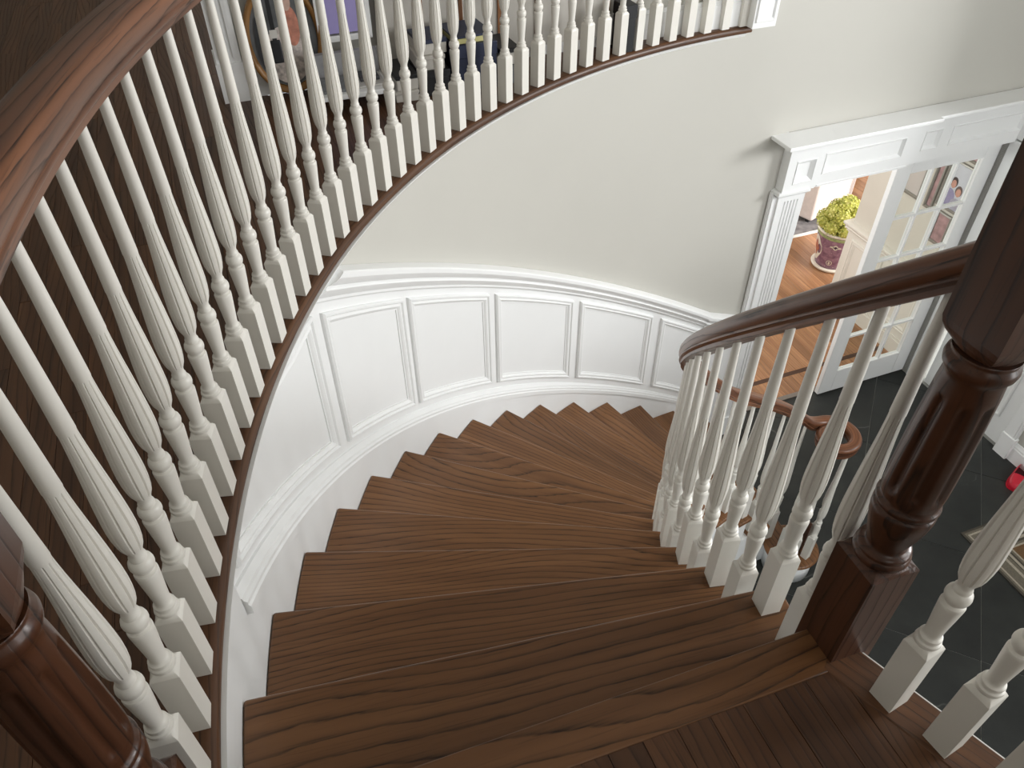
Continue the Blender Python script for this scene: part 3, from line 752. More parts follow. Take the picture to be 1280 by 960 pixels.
# ------------------------------------------------------------------ STAIRCASE
stair = thing('staircase', PA(150, 2.3, 0), 'curved staircase of stained oak treads turning down along the white panelled wall', 'staircase')
RI = 1.735
def tread_dir(a): return Vector((-sin(radians(a)), cos(radians(a)), 0))
def off_line(a, r, d_, z):            # point on the radial line at angle a moved d_ along the upward turn
    return PA(a, r, z) + tread_dir(a) * d_
for k in range(1, NR):
    aF, aB = KA(k), KA(k - 1); z1 = pitch_z(k); z0 = z1 - .028
    ro = RO - .001; ri = RI
    if k == NR - 1: ri = 1.62
    # outline: nose inner -> nose outer -> arc -> back outer -> back inner -> arc
    pts = []
    nose_in = PA(aF, ri); nose_out = PA(aF, ro)
    pts.append(nose_in); pts.append(nose_out)
    for a in arc(aF, aB, 2.0)[1:-1]: pts.append(PA(a, ro))
    back = -.024
    bo = PA(aB, ro) + tread_dir(aB) * back; bi = PA(aB, ri) + tread_dir(aB) * back
    bo = PA(degrees(atan2(bo.y - CY, bo.x - CX)) % 360, ro)
    pts.append(bo); pts.append(bi)
    for a in arc(aB - .6, aF, 2.0)[1:-1]: pts.append(PA(a, ri))
    mb = MB(); nn = len(pts)
    if k == NR - 1:
        vc = PA(KA(14.85), 1.665); mb.lathe([(.158, z0), (.168, z0 + .004), (.171, z0 + .014), (.168, z1 - .0045), (.158, z1 - .0004)], 40, off=(vc.x, vc.y, 0))
    mb.add([Vector((p.x, p.y, z0)) for p in pts] + [Vector((p.x, p.y, z1)) for p in pts],
           [tuple(range(nn - 1, -1, -1)), tuple(range(nn, 2 * nn))] + [(i, (i + 1) % nn, nn + (i + 1) % nn, nn + i) for i in range(nn)])
    am = radians((aF + aB) / 2 - 1.0); u = Vector((cos(am), sin(am), 0))
    org = PA((aF + aB) / 2, 2.3, z1)
    t_ = mb.build('tread', OAK, stair, origin=org, grain=gr_dir(u), bevel=.007, bseg=3, angle=50)
for k in range(1, NR + 1):
    aB = KA(k - 1); z1 = pitch_z(k - 1) - (.028 if k > 1 else .03); z0 = pitch_z(k) + .0
    a = PA(aB, RI + .02) + tread_dir(aB) * .028; b_ = PA(aB, RO - .002) + tread_dir(aB) * .028
    t2 = tread_dir(aB) * .016
    mb = MB(); mb.hexa([Vector((p.x, p.y, z)) for z in (z0, z1) for p in (a, b_, b_ + t2, a + t2)])
    mb.build('riser', TRIM, stair)
vc = PA(KA(14.85), 1.665)
mb = MB(); mb.lathe([(.148, 0), (.148, pitch_z(15) - .027)], 40, off=(vc.x, vc.y, 0)); mb.build('curtail_riser', TRIM, stair)
# inner cut stringer, one stepped white band
vs = []; fs = []
for k in range(1, NR):
    A_ = arc(KA(k - 1) + .9, KA(k) + .9, 3.1)
    for i in range(len(A_) - 1):
        zt = pitch_z(k) - .028
        zb0, zb1 = max(0, za(A_[i]) - .46), max(0, za(A_[i + 1]) - .46)
        b0 = len(vs)
        for a, zb in ((A_[i], zb0), (A_[i + 1], zb1)):
            vs += [PA(a, RI + .012, zb), PA(a, RI + .012, zt), PA(a, RI + .05, zt), PA(a, RI + .05, zb)]
        for j in range(4): fs.append((b0 + j, b0 + (j + 1) % 4, b0 + 4 + (j + 1) % 4, b0 + 4 + j))
        fs += [(b0, b0 + 1, b0 + 2, b0 + 3), (b0 + 7, b0 + 6, b0 + 5, b0 + 4)]
MB().add(vs, fs).build('stringer', TRIM, stair, fix=False)
vs = []; fs = []; A_ = arc(KA(0) + 1, KA(NR - 2), 2)
for a in A_:
    z = max(.02, za(a) - .44); vs += [PA(a, RI + .03, z), PA(a, RO, z)]
for i in range(len(A_) - 1): fs.append((2 * i, 2 * i + 1, 2 * i + 3, 2 * i + 2))
MB().add(vs, fs).build('soffit', TRIM, stair)
# landing nosing board
mb = MB(); a = A0
n0, n1 = PA(a, 1.795), PA(a, RO - .001); bk = tread_dir(a) * .082
mb.hexa([Vector((p.x, p.y, z)) for z in (H - .03, H + .001) for p in (n0, n1, n1 + bk, n0 + bk)])
mb.build('landing_nosing', OAK, stair, origin=PA(a, 2.3, H), grain=gr_dir(Vector((cos(radians(a)), sin(radians(a)), 0))), bevel=.003, bseg=2, angle=50)

# ------------------------------------------------------------------ BALUSTRADES
ZM = [(0, 0), (.17, .176), (.58, .586), (9, 9.006)]
bal_hall = baluster_mesh(.812, [(0, 0), (.17, .170), (.58, .578), (9, 8.998)])
def put_bal(me, loc, rot, parent, nm='baluster'):
    o = D.objects.new(nm, me); COL.objects.link(o); o.parent = parent
    o.location = Vector(loc) - Vector(parent['_o']); o.rotation_euler = (0, 0, rot); return o
hall = thing('hall_balustrade', PA(155, 2.87, H), 'curved upstairs balustrade of white fluted balusters under a dark wooden handrail', 'balustrade')
keys = [(-1, 197.30), (0, 195.37), (1, 193.47), (2, 191.49), (3, 189.47), (4, 187.56), (6, 183.54), (7, 181.59), (11, 173.55), (12, 171.48), (16, 163.44), (22, 151.25), (24, 147.23), (27, 141.05), (31, 132.85), (35, 124.59), (38, 118.31), (40, 114.04)]
def rc(a): c = min(1, max(0, (165 - a) / 50)); return 2.853 - .031 * c
def corner_a(i):
    for (a, b_), (c, d_) in zip(keys[:-1], keys[1:]):
        if i <= c: return b_ + (d_ - b_) * (i - a) / (c - a)
for i in range(-1, 41):
    a = corner_a(i); w2 = .021; ac = a - degrees(w2 / 2.87); r = rc(a) + w2
    put_bal(bal_hall, PA(ac, r, H + .0015), radians(ac), hall)
# nosing strip under them
NOS = [(0, -.028), (.004, -.031), (.012, -.031), (.10, -.031), (.10, .0015), (.018, .0015), (.010, .0), (.003, -.006), (0, -.013), (-.001, -.020)]
path = [PA(a, nz(a), H) for a in arc(198.2, 112.6, .6)]
swept_wood('nosing', [(u, z) for u, z in NOS], path, OAKF, hall)
mb = MB(); COVE = [(0, -.047), (.03, -.047), (.03, -.031), (-.012, -.031), (-.010, -.036), (-.004, -.041)]
path = [PA(a, RO - .006 - .022 * min(1, max(0, (165 - a) / 50)) + .006, H) for a in arc(198, 113.2, .8)]
mb.sweep([(u, z) for u, z in COVE], path); o = mb.build('cove_moulding', TRIM, hall); o.data.set_sharp_from_angle(angle=radians(35))
# handrail
path = [PA(a, rc(a) + .021, H + .803) for a in arc(199.5, 111.5, .75)]
swept_wood('handrail', rail_prof(.037), path, RAIL, hall)
nm_l = newel_mesh('newel_post')
nl = D.objects.new('newel_post', nm_l); COL.objects.link(nl); nl.parent = hall; nl.location = PA(199.18, 2.881, H) - Vector(hall['_o']); nl.rotation_euler = (0, 0, radians(199.2))
nl['label'] = 'dark turned newel post'
mb = MB(); mb.box(-.135, -.004, -.075, .006, H, H + .185, st); mb.box(-.145, -.004, -.085, .006, H + .185, H + .20, st); mb.box(-.12, -.03, -.06, .006, H + .20, H + 1.05, st)
ep = mb.build('end_post', TRIM, hall); ep['label'] = 'white panelled end post'
frame_mesh(MB(), lambda x, y, h: ST(x, -.075 - h, y), -.125, -.014, lambda x: H + .025, lambda x: H + .165, [(0, .0), (.004, .006), (.010, .006), (.018, .001)], 1).build('post_panel', TRIM, ep)

sb = thing('stair_balustrade', PA(150, 1.785, 0), 'curved inner stair balustrade of white balusters with dark handrail ending in a volute', 'balustrade')
RB = 1.785
def rise_off(k): 
    t = min(1, max(0, (k - 10) / 4.2)); return .13 * t * t * (3 - 2 * t)
VZ = 1.125
def rail_bot(k):
    z = H - RISE * k + .735 + rise_off(k)
    return z if z > VZ + .05 else VZ + .05 * math.exp((z - VZ - .05) / .05)
cache = {}
for k in range(1, NR):
    for frac, kind in ((.21, 'f'), (.71, 'b')):
        kk = k - frac
        if kk > 14.4: continue
        tot = round(rail_bot(kk) - pitch_z(k) + .012, 3); key = (kind, tot)
        if key not in cache:
            ex = tot - (.786 if kind == 'f' else .880)
            zm = [(0, 0), (.17, .180 + max(0, ex) * .5), (.32, .328 + max(0, ex) * .5), (.58, .592 + ex * .8), (9, 9.01)] if kind == 'f' else [(0, 0), (.17, .188 + max(0, ex) * .5), (.32, .338 + max(0, ex) * .5), (.58, .655 + ex * .8), (9, 9.07)]
            cache[key] = baluster_mesh(tot, zm)
        put_bal(cache[key], PA(KA(kk), RB, pitch_z(k)), radians(KA(kk)), sb)
# handrail with volute
path = []; k = -.15
NA = PA(KA(-.12), RB)
kend = 14.85
while k < kend: path.append(PA(KA(k), RB, rail_bot(k))); k += .12
VC_k = 14.85; 
aE = KA(kend); pE = PA(aE, RB, rail_bot(kend))
tdir = Vector((sin(radians(aE)), -cos(radians(aE)), 0))            # travel downwards
nR = Vector((tdir.y, -tdir.x, 0))                                  # to the right of travel
r0 = .120; VC = pE + nR * r0
ph0 = atan2(-nR.y, -nR.x)
NV = 60
for i in range(1, NV + 1):
    t = i / NV; ang = ph0 - t * radians(385); r = r0 + (.046 - r0) * t ** 1.5
    z = VZ + (pE.z - VZ) * max(0, 1 - t * 2.5) ** 2
    path.append(Vector((VC.x + r * cos(ang), VC.y + r * sin(ang), z)))
swept_wood('handrail', rail_prof(.0335), path, RAIL, sb, scale=lambda i: 1.0)
mb = MB(); mb.lathe([(.03, VZ + .002), (.030, VZ + .012), (.036, VZ + .03), (.038, VZ + .055), (.030, VZ + .070), (.012, VZ + .0758), (.001, VZ + .076)], 32, off=(path[-1].x, path[-1].y, 0))
mb.build('volute_eye', RAIL, sb, grain=gr_dir(tdir))
# volute posts
z15 = pitch_z(15)
me_v = baluster_mesh(round(VZ - z15 + .01, 3), [(0, 0), (.17, .20), (.32, .36), (.58, .68), (9, 9.1)])
for deg_, rr in ((-50, .112), (-105, .106), (-160, .10), (-215, .09), (-270, .078)):
    ang = ph0 + radians(deg_); put_bal(me_v, Vector((VC.x + rr * cos(ang), VC.y + rr * sin(ang), z15)), ang, sb)
nv = MB(); w = .045
nv.prism([(-w, -w), (w, -w), (w, w), (-w, w)], 0, .26); nv.lathe([(.036, .26), (.042, .268), (.036, .28), (.028, .29), (.034, .32), (.043, .36), (.036, .39), (.042, .40), (.036, .41), (.038, .5), (.034, .75), (.030, VZ - z15 + .002)], 32)
me = nv.mesh('newel_post', NEWEL, grain=lambda p: Vector((p.z, p.x + 2, p.y + 9)))
o = put_bal(me, Vector((VC.x, VC.y, z15)), radians(KA(14.8)), sb, 'newel_post'); o['label'] = 'dark newel post under the volute'
# newel at the head of the stair
nm_r = newel_mesh('newel_post', low=-.19)
NRW = Vector((.568, .703, H))
o = put_bal(nm_r, NRW, radians(18.5), sb, 'newel_post'); o['label'] = 'dark turned newel post at the head of the stairs'

lb = thing('landing_balustrade', Vector((.70, .50, H)), 'straight white landing balustrade right of the dark newel post', 'balustrade')
bc = Vector((.6175, .5885, 0)); stp = Vector((.0595, -.0725, 0))
for i in range(6):
    p = bc + stp * i; put_bal(bal_hall, Vector((p.x, p.y, H + .0015)), radians(28), lb)
pth = [Vector((.60, .668, H + .803)) + Vector((.0595, -.0725, 0)) * i for i in (-.1, 1, 2, 3, 4, 5, 6)]
swept_wood('handrail', rail_prof(.037), pth, RAIL, lb)
mb = MB(); e0 = Vector((.607 - .012, .661 + .015, 0)); ev = Vector((.774 - .607, .474 - .661, 0)).normalized(); en = Vector((-ev.y, ev.x, 0)) * -1
L = 2.2; poly = [e0 - en * 0, e0 + ev * L, e0 + ev * L + en * .078, e0 + en * .078 + ev * .02]
inn = en if (en.dot(Vector((0, 0, 0)) - e0) > 0) else -en
poly = [e0 - ev * .045, e0 + ev * L, e0 + ev * L + inn * .078, e0 - ev * .02 + inn * .078]
mb.hexa([Vector((p.x, p.y, z)) for z in (H - .028, H + .0012) for p in poly])
mb.build('edge_board', OAKF, lb, grain=gr_dir(ev), bevel=.004, bseg=2, angle=50)
mb = MB(); poly = [e0 - inn * .004, e0 + ev * L - inn * .004, e0 + ev * L + inn * .02, e0 + inn * .02]
mb.hexa([Vector((p.x, p.y, z)) for z in (H - .26, H - .004) for p in poly]); mb.build('fascia', TRIM, lb)

# ------------------------------------------------------------------ SETTING: rest of the shell (out of the picture)
mb = MB(); mb.box(-4.7, 2.26, -6.2, 3.1, TOPZ, TOPZ + .1, st); struct(mb.build('ceiling', CEIL))
mb = MB(); mb.box(-4.7, -4.6, -6.2, 3.1, H - .2, TOPZ, st); struct(mb.build('wall_left', CREAM))
mb = MB(); mb.box(-4.7, -.9, -6.2, -6.1, H - .2, TOPZ, st); mb.box(-1.0, -.9, -6.2, -5.6, 0, TOPZ, st)
mb.box(-1.0, .4, -5.1, -5.0, 0, TOPZ, st); mb.box(.4, 2.26, -5.1, -5.0, 0, 2.6, st); mb.box(.4, 2.26, -5.1, -5.0, 5.2, TOPZ, st); struct(mb.build('wall_front', CREAM))
mb = MB(); mb.box(-4.7, -2.3, 3.0, 3.1, H - .2, TOPZ, st); struct(mb.build('wall_hall_end', CREAM))

# ------------------------------------------------------------------ UPSTAIRS: pilaster casing and things along the wall
mb = MB(); mb.box(-2.566, -2.472, -.035, .14, H + .145, TOPZ, st); mb.box(-2.572, -2.466, -.042, .14, H, H + .145, st)
mb.box(-2.572, -2.462, -.045, .14, H + .138, H + .152, st)
for i in range(3): mb.box(-2.552 + i * .026, -2.538 + i * .026, -.040, -.035, H + .17, TOPZ, st)
struct(mb.build('trim_1', TRIM))
mb = MB(); mb.box(-2.472, -.14, -.014, .006, H, H + .11, st); mb.box(-2.472, -.14, -.010, .006, H + .11, H + .13, st); struct(mb.build('baseboard_hall', TRIM))

# oval picture leaning on the wall
GOLD = plain('antique_gold', lin(150, 108, 58), .45, .1, 20)
op = thing('oval_picture', ST(-2.296, -.07, H + .02), 'oval gilt-framed picture of a pale pink gown leaning on the upstairs wall', 'picture')
RX, RZ = .150, .200; cz = .205
def ov(th, s_, h): return ST(-2.296 + (RX + s_) * cos(th), -.075 + (cz + (RZ + s_) * sin(th)) * .12 * 0 - h + .055 * ((cz + (RZ + s_) * sin(th)) / .4), H + cz + .015 + (RZ + s_) * sin(th))
pr = [(-.024, .004), (-.020, .012), (-.010, .018), (-.002, .016), (0, .008), (0, -.006), (-.024, -.006)]
vs = []; fs = []; NN = 48; n = len(pr)
for i in range(NN):
    for s_, h in pr: vs.append(ov(2 * pi * i / NN, s_, h))
for i in range(NN):
    for j in range(n): fs.append((i * n + j, i * n + (j + 1) % n, ((i + 1) % NN) * n + (j + 1) % n, ((i + 1) % NN) * n + j))
MB().add(vs, fs, True).build('frame', GOLD, op)
def oval_plate(h, col, f, nm, cx_=0, cz_=0, sx=1, sz=1, noise=.25, sc=30):
    vs = [ov(0, 0, h)]; pts = []
    for i in range(NN):
        th = 2 * pi * i / NN; x_ = cx_ + f * sx * RX * cos(th); z_ = cz_ + f * sz * RZ * sin(th)
        pts.append(ST(-2.296 + x_, -.075 - h + .055 * ((cz + z_) / .4), H + cz + .015 + z_))
    m = plain('print_' + nm, col, .4, noise, sc)
    return MB().add(pts, [tuple(range(NN))]).build(nm, m, op)
oval_plate(.000, lin(96, 98, 100), .86, 'canvas', noise=.35, sc=14)
oval_plate(.002, lin(196, 186, 180), .52, 'painted_skirt', .0, -.06, 1.1, 1.0, .4, 60)
oval_plate(.003, lin(196, 132, 112), .22, 'painted_bodice', .035, .04, .9, 1.6, .25, 40)
oval_plate(.0035, lin(214, 180, 164), .13, 'painted_head', .03, .125, .9, 1.2, .1, 40)
oval_plate(.0025, lin(58, 60, 64), .2, 'painted_shade', -.088, -.01, .7, 2.4, .2, 20)
# small dark pouch hanging before it
BLACK = plain('black_fabric', lin(34, 35, 38), .6, .15, 40)
pt_ = thing('pouch', ST(-2.335, -.10, H + .245), 'small black pouch hanging on a strap in front of the oval picture', 'pouch')
mb = MB(); mb.box(-2.357, -2.317, -.112, -.096, H + .15, H + .235, st); mb.build('body', BLACK, pt_, bevel=.006, bseg=2)
mb = MB(); mb.box(-2.345, -2.329, -.108, -.102, H + .23, H + .62, st); mb.build('strap', BLACK, pt_)
mb = MB(); mb.box(-2.352, -2.324, -.114, -.111, H + .245, H + .275, st); mb.box(-2.345, -2.33, -.1145, -.1138, H + .252, H + .266, st); mb.build('tag', plain('white_card', lin(215, 212, 206), .5), pt_)
# lavender framed panel
LAV = plain('lavender_print', lin(168, 158, 214), .45, .06, 5)
lv = thing('lavender_picture', ST(-2.06, -.05, H + .19), 'lavender panel in a white frame behind the upstairs balusters', 'picture')
mb = MB(); mb.box(-2.145, -1.972, -.055, -.045, H + .215, H + .56, st); mb.build('panel', LAV, lv)
frame_mesh(MB(), lambda x, y, h: ST(x, -.045 - h, y), -2.165, -1.952, lambda x: H + .185, lambda x: H + .58, [(0, -.0), (0, .014), (.018, .016), (.022, .011), (.022, -.004)], 1).build('frame', TRIM, lv)
# low white shelf carrying papers
GREYP = plain('grey_paper', lin(150, 150, 152), .6, .1, 30)
sh = thing('low_shelf', ST(-2.07, -.17, H), 'low white shelf on the hall floor holding grey papers', 'shelf')
mb = MB(); mb.box(-2.24, -1.950, -.315, -.11, H + .055, H + .075, st); mb.build('top', TRIM, sh, bevel=.003, bseg=1)
mb = MB(); mb.box(-2.23, -1.960, -.14, -.112, H + .0755, H + .17, st); mb.build('back', GREYP, sh)
for x_ in (-2.235, -1.975):
    for y_ in (-.305, -.135): 
        mb = MB(); mb.box(x_, x_ + .02, y_, y_ + .02, H, H + .055, st); mb.build('leg', TRIM, sh)
for i, (x0_, x1_, y0_, y1_, h0, h1, c, lab) in enumerate([(-2.21, -2.09, -.29, -.15, .0755, .088, lin(120, 122, 124), 'grey magazine lying on the low white shelf, nearest the oval picture'), (-2.07, -1.965, -.28, -.15, .0755, .084, lin(196, 194, 190), 'pale pad of paper lying flat on the low white shelf'), (-2.055, -1.98, -.24, -.16, .0845, .098, lin(70, 72, 76), 'dark notebook on top of the pale pad on the low shelf')]):
    mb = MB(); mb.box(x0_, x1_, y0_, y1_, H + h0, H + h1, st)
    tag(mb.build('magazine' if i == 0 else 'paper_pad' if i == 1 else 'notebook', plain('paper_%d' % i, c, .5, .15, 60), origin=ST((x0_ + x1_) / 2, (y0_ + y1_) / 2, H + h0), bevel=.001, bseg=1), lab, 'paper' if i == 1 else 'book')
# boxes and books stacked on the floor
NAVY = plain('navy_card', lin(40, 48, 74), .5, .1, 20); WCARD = plain('white_card_box', lin(206, 202, 194), .6, .05, 20); CHAR = plain('black_card', lin(30, 31, 34), .5, .1, 20); GREYB = plain('grey_card', lin(110, 112, 118), .5, .1, 20); YEL = plain('yellow_spine', lin(196, 190, 130), .5, .05)
def carton(x0, x1, y0, y1, z0, z1, rot, body, lid, label, nm='box'):
    c = ST((x0 + x1) / 2, (y0 + y1) / 2, H + z0); t = thing(nm, c, label, 'box' if nm == 'box' else 'book')
    hx, hy = (x1 - x0) / 2, (y1 - y0) / 2; Mx = Matrix.Translation(c) @ Matrix.Rotation(DD + radians(rot), 4, 'Z')
    f = lambda x, y, z: Mx @ Vector((x, y, z)); h = z1 - z0
    mb = MB(); mb.box(-hx, hx, -hy, hy, 0, h * .72, f); mb.build('body', body, t, bevel=.002, bseg=1)
    mb = MB(); mb.box(-hx - .003, hx + .003, -hy - .003, hy + .003, h * .72, h, f); mb.build('lid', lid, t, bevel=.002, bseg=1)
carton(-1.825, -1.705, -.27, -.07, .0, .098, 2, CHAR, CHAR, 'black box on the floor between the narrow white boxes and the navy box')
carton(-1.930, -1.838, -.29, -.10, .0, .042, -2, WCARD, WCARD, 'narrow plain white box lying on the floor at the left end of the pile')
carton(-1.925, -1.838, -.28, -.09, .0425, .100, 1, WCARD, CHAR, 'narrow white box with black lid stacked on the plain white box')
carton(-1.825, -1.715, -.26, -.10, .0985, .155, -2, WCARD, WCARD, 'plain white box resting on the black box')
carton(-1.815, -1.705, -.25, -.10, .1555, .212, 2, WCARD, NAVY, 'white box with navy lid topping the upstairs pile')
carton(-1.685, -1.505, -.28, -.07, .0, .185, 0, NAVY, NAVY, 'large navy box at the middle of the upstairs pile')
carton(-1.680, -1.520, -.27, -.09, .1855, .215, 3, YEL, NAVY, 'navy book with a yellow edge on the large navy box', 'book')
carton(-1.488, -1.395, -.27, -.07, .0, .074, -2, GREYB, GREYB, 'grey box on the floor right of the large navy box')
carton(-1.485, -1.400, -.26, -.08, .0745, .140, 2, WCARD, CHAR, 'white box with black lid stacked on the grey box')
carton(-.86, -.80, -.13, -.03, .0, .20, 0, CHAR, CHAR, 'slim black case standing alone by the upstairs wall')
# pale screen with brown stiles
scn_ = thing('folding_screen', ST(-1.35, -.04, H), 'pale panelled screen with thin brown stiles against the upstairs wall', 'screen')
BROWN = wood('screen_wood', lin(150, 104, 66), lin(120, 80, 50), lin(80, 50, 30), .5); PALE = plain('pale_screen_panel', lin(196, 192, 184), .6, .06, 8)
for i in range(6):
    x0_ = -1.92 + i * .17
    mb = MB(); mb.box(x0_ + .016, x0_ + .170, -.032, -.024, H + .05, H + 1.1, st); mb.build('panel', PALE, scn_)
for i in range(7):
    x0_ = -1.92 + i * .17
    mb = MB(); mb.box(x0_, x0_ + .016, -.038, -.018, H + .0, H + 1.15, st); mb.build('stile', BROWN, scn_, grain=gr_dir((0, 0, 1)) if False else (lambda p: Vector((p.z, p.x, p.y))))

# ------------------------------------------------------------------ PARLOUR THINGS
# planter
PC = ST(2.55, 1.55, 0)
pl = thing('planter', PC, 'purple porcelain planter with cream medallions standing on the orange wood floor', 'planter')
def pot_mat():
    m, nt, b = new_mat('purple_glaze')
    tc = nd(nt, 'ShaderNodeTexCoord'); n1 = nd(nt, 'ShaderNodeTexNoise'); n1.inputs['Scale'].default_value = 22; n1.inputs['Detail'].default_value = 5
    nt.links.new(tc.outputs['Object'], n1.inputs['Vector'])
    v1 = nd(nt, 'ShaderNodeTexVoronoi'); v1.inputs['Scale'].default_value = 26; nt.links.new(tc.outputs['Object'], v1.inputs['Vector'])
    c = ramp(nt, n1.outputs['Fac'], [(0.3, lin(110, 80, 99)), (0.5, lin(136, 101, 119)), (0.7, lin(160, 126, 142))])
    sp = ramp(nt, v1.outputs['Distance'], [(0.10, (1, 1, 1)), (0.16, (0, 0, 0))])
    c = mixc(nt, math_n(nt, 'MULTIPLY', sp, .5), c, lin(220, 180, 190))
    nt.links.new(c, b.inputs['Base Color']); b.inputs['Roughness'].default_value = .22; return m
POT = pot_mat(); CREAMG = plain('cream_glaze', lin(222, 214, 198), .25, .06, 40); GREENB = plain('green_band_glaze', lin(150, 160, 110), .3, .25, 60)
def potR(z): return .150 + (.205 - .150) * ((z - .03) / .37) ** .9 if z > .03 else .150
mb = MB(); mb.lathe([(potR(z), z) for z in [.03 + .37 * i / 16 for i in range(17)]] + [(.19, .395), (.185, .34), (.02, .33)], 48, off=PC); mb.build('pot', POT, pl)
mb = MB(); mb.lathe([(.203, .392), (.212, .396), (.218, .405), (.218, .414), (.210, .420), (.196, .420), (.190, .412), (.190, .392)], 48, off=PC); mb.build('rim', CREAMG, pl)
mb = MB(); mb.lathe([(potR(.355) + .001, .355), (potR(.375) + .004, .375), (potR(.388) + .001, .388)], 48, off=PC, caps=False); mb.build('band', GREENB, pl)
mb = MB(); mb.lathe([(.10, 0), (.165, 0), (.180, .012), (.186, .030), (.180, .034), (.15, .032)], 48, off=PC); mb.build('saucer', CREAMG, pl)
vdir = degrees(atan2(-PC.y, -PC.x))
def patch(ang, zc, wa, wz, mat, nm, lift=.0015, sides=20, star=0):
    vs = [];
    for i in range(sides):
        th = 2 * pi * i / sides; k_ = 1 + star * cos(4 * th)
        a = radians(ang) + wa * k_ * cos(th); z = zc + wz * k_ * sin(th); r = potR(z) + lift
        vs.append(Vector((PC.x + r * cos(a), PC.y + r * sin(a), z)))
    r = potR(zc) + lift + .0005; a = radians(ang)
    vs.append(Vector((PC.x + r * cos(a), PC.y + r * sin(a), zc)))
    MB().add(vs, [(i, (i + 1) % sides, sides) for i in range(sides)], True).build(nm, mat, pl)
RUST = plain('rust_flower_glaze', lin(170, 96, 70), .3, .35, 50); INK = plain('dark_line_glaze', lin(70, 44, 66), .3, .1)
for j, off_ in enumerate((-62, 60, 180)):
    patch(vdir + off_, .21, .42, .125, CREAMG, 'medallion', star=.08); patch(vdir + off_, .21, .2, .07, RUST, 'medallion_flower', .003, star=.25)
patch(vdir + 2, .29, .22, .022, CREAMG, 'scroll_mark', star=.3); patch(vdir + 2, .29, .10, .012, INK, 'scroll_mark', .003, star=.3)
patch(vdir - 4, .105, .17, .030, CREAMG, 'round_mark'); patch(vdir - 4, .105, .13, .023, POT, 'round_mark', .003); patch(vdir - 4, .105, .05, .018, CREAMG, 'round_mark', .0045)
mb = MB(); mb.lathe([(.188, .36), (.10, .375), (.0, .38)], 32, off=PC, caps=False); mb.build('soil', plain('dark_soil', lin(40, 34, 28), .9, .3, 60), pl)
# flower heads
fl = thing('hydrangea', PC + Vector((0, 0, .38)), 'bushy plant of yellow-green flower heads growing in the purple planter', 'plant')
def petal_mat():
    m, nt, b = new_mat('lime_petal'); gi = nd(nt, 'ShaderNodeNewGeometry')
    tc = nd(nt, 'ShaderNodeTexCoord'); n1 = nd(nt, 'ShaderNodeTexNoise'); n1.inputs['Scale'].default_value = 26; nt.links.new(tc.outputs['Object'], n1.inputs['Vector'])
    f = math_n(nt, 'ADD', math_n(nt, 'MULTIPLY', gi.outputs['Random Per Island'], .6), math_n(nt, 'MULTIPLY', n1.outputs['Fac'], .4))
    nt.links.new(ramp(nt, f, [(.15, lin(126, 138, 52)), (.45, lin(186, 186, 82)), (.8, lin(220, 216, 134))]), b.inputs['Base Color'])
    b.inputs['Roughness'].default_value = .6; return m
PETAL = petal_mat(); LEAFM = plain('dark_leaf', lin(44, 60, 30), .5, .2, 20)
def head_mesh(R_, seed):
    r = random.Random(seed); mb = MB()
    mb.lathe([(R_ * .84 * sin(pi * i / 8) + .0005, -R_ * .84 * cos(pi * i / 8)) for i in range(9)], 14, caps=False)
    N_ = 170
    for i in range(N_):
        z = 1 - 1.7 * (i + .5) / N_; ph = i * 2.39996; q_ = sqrt(max(0, 1 - z * z)); d_ = Vector((q_ * cos(ph), q_ * sin(ph), z))
        t1 = d_.orthogonal().normalized(); t2 = d_.cross(t1); an = r.uniform(0, 6.28); a1 = t1 * cos(an) + t2 * sin(an); a2 = d_.cross(a1)
        s_ = R_ * r.uniform(.17, .26); c = d_ * R_ * r.uniform(.84, .98); lift = d_ * s_ * .55
        vs = [c - a1 * s_ * .3, c + a2 * s_ * .6 + lift * .7, c + a1 * s_ + lift * 1.2, c - a2 * s_ * .6 + lift * .7]
        mb.add(vs, [(0, 1, 2), (0, 2, 3)])
    return mb.mesh('flower_head', PETAL, fix=False)
hm = [head_mesh(.085, 1), head_mesh(.075, 2)]
rh = random.Random(5)
spots = [(0, 0, .25, 1.15)] + [(.115 * cos(2 * pi * i / 6), .115 * sin(2 * pi * i / 6), .19, 1.05) for i in range(6)] + [(.165 * cos(2 * pi * (i + .5) / 9), .165 * sin(2 * pi * (i + .5) / 9), .085, .95) for i in range(9)]
for i, (x_, y_, z_, s_) in enumerate(spots):
    o = link('flower_head', hm[i % 2], fl, PC + Vector((x_ + rh.uniform(-.012, .012), y_ + rh.uniform(-.012, .012), .38 + z_))); o.scale = (s_,) * 3; o.rotation_euler = (rh.uniform(-.4, .4), rh.uniform(-.4, .4), rh.uniform(0, 6))
lm = MB(); lm.add([(0, 0, 0), (.05, -.035, .012), (.13, 0, -.01), (.05, .035, .012), (.06, 0, .004)], [(0, 1, 4), (1, 2, 4), (2, 3, 4), (3, 0, 4)], True); lme = lm.mesh('leaf', LEAFM, fix=False)
for i in range(11):
    an = 2 * pi * i / 11 + .2; o = link('leaf', lme, fl, PC + Vector((.10 * cos(an), .10 * sin(an), .40 + .03 * (i % 3)))); o.rotation_euler = (0, -.3, an)
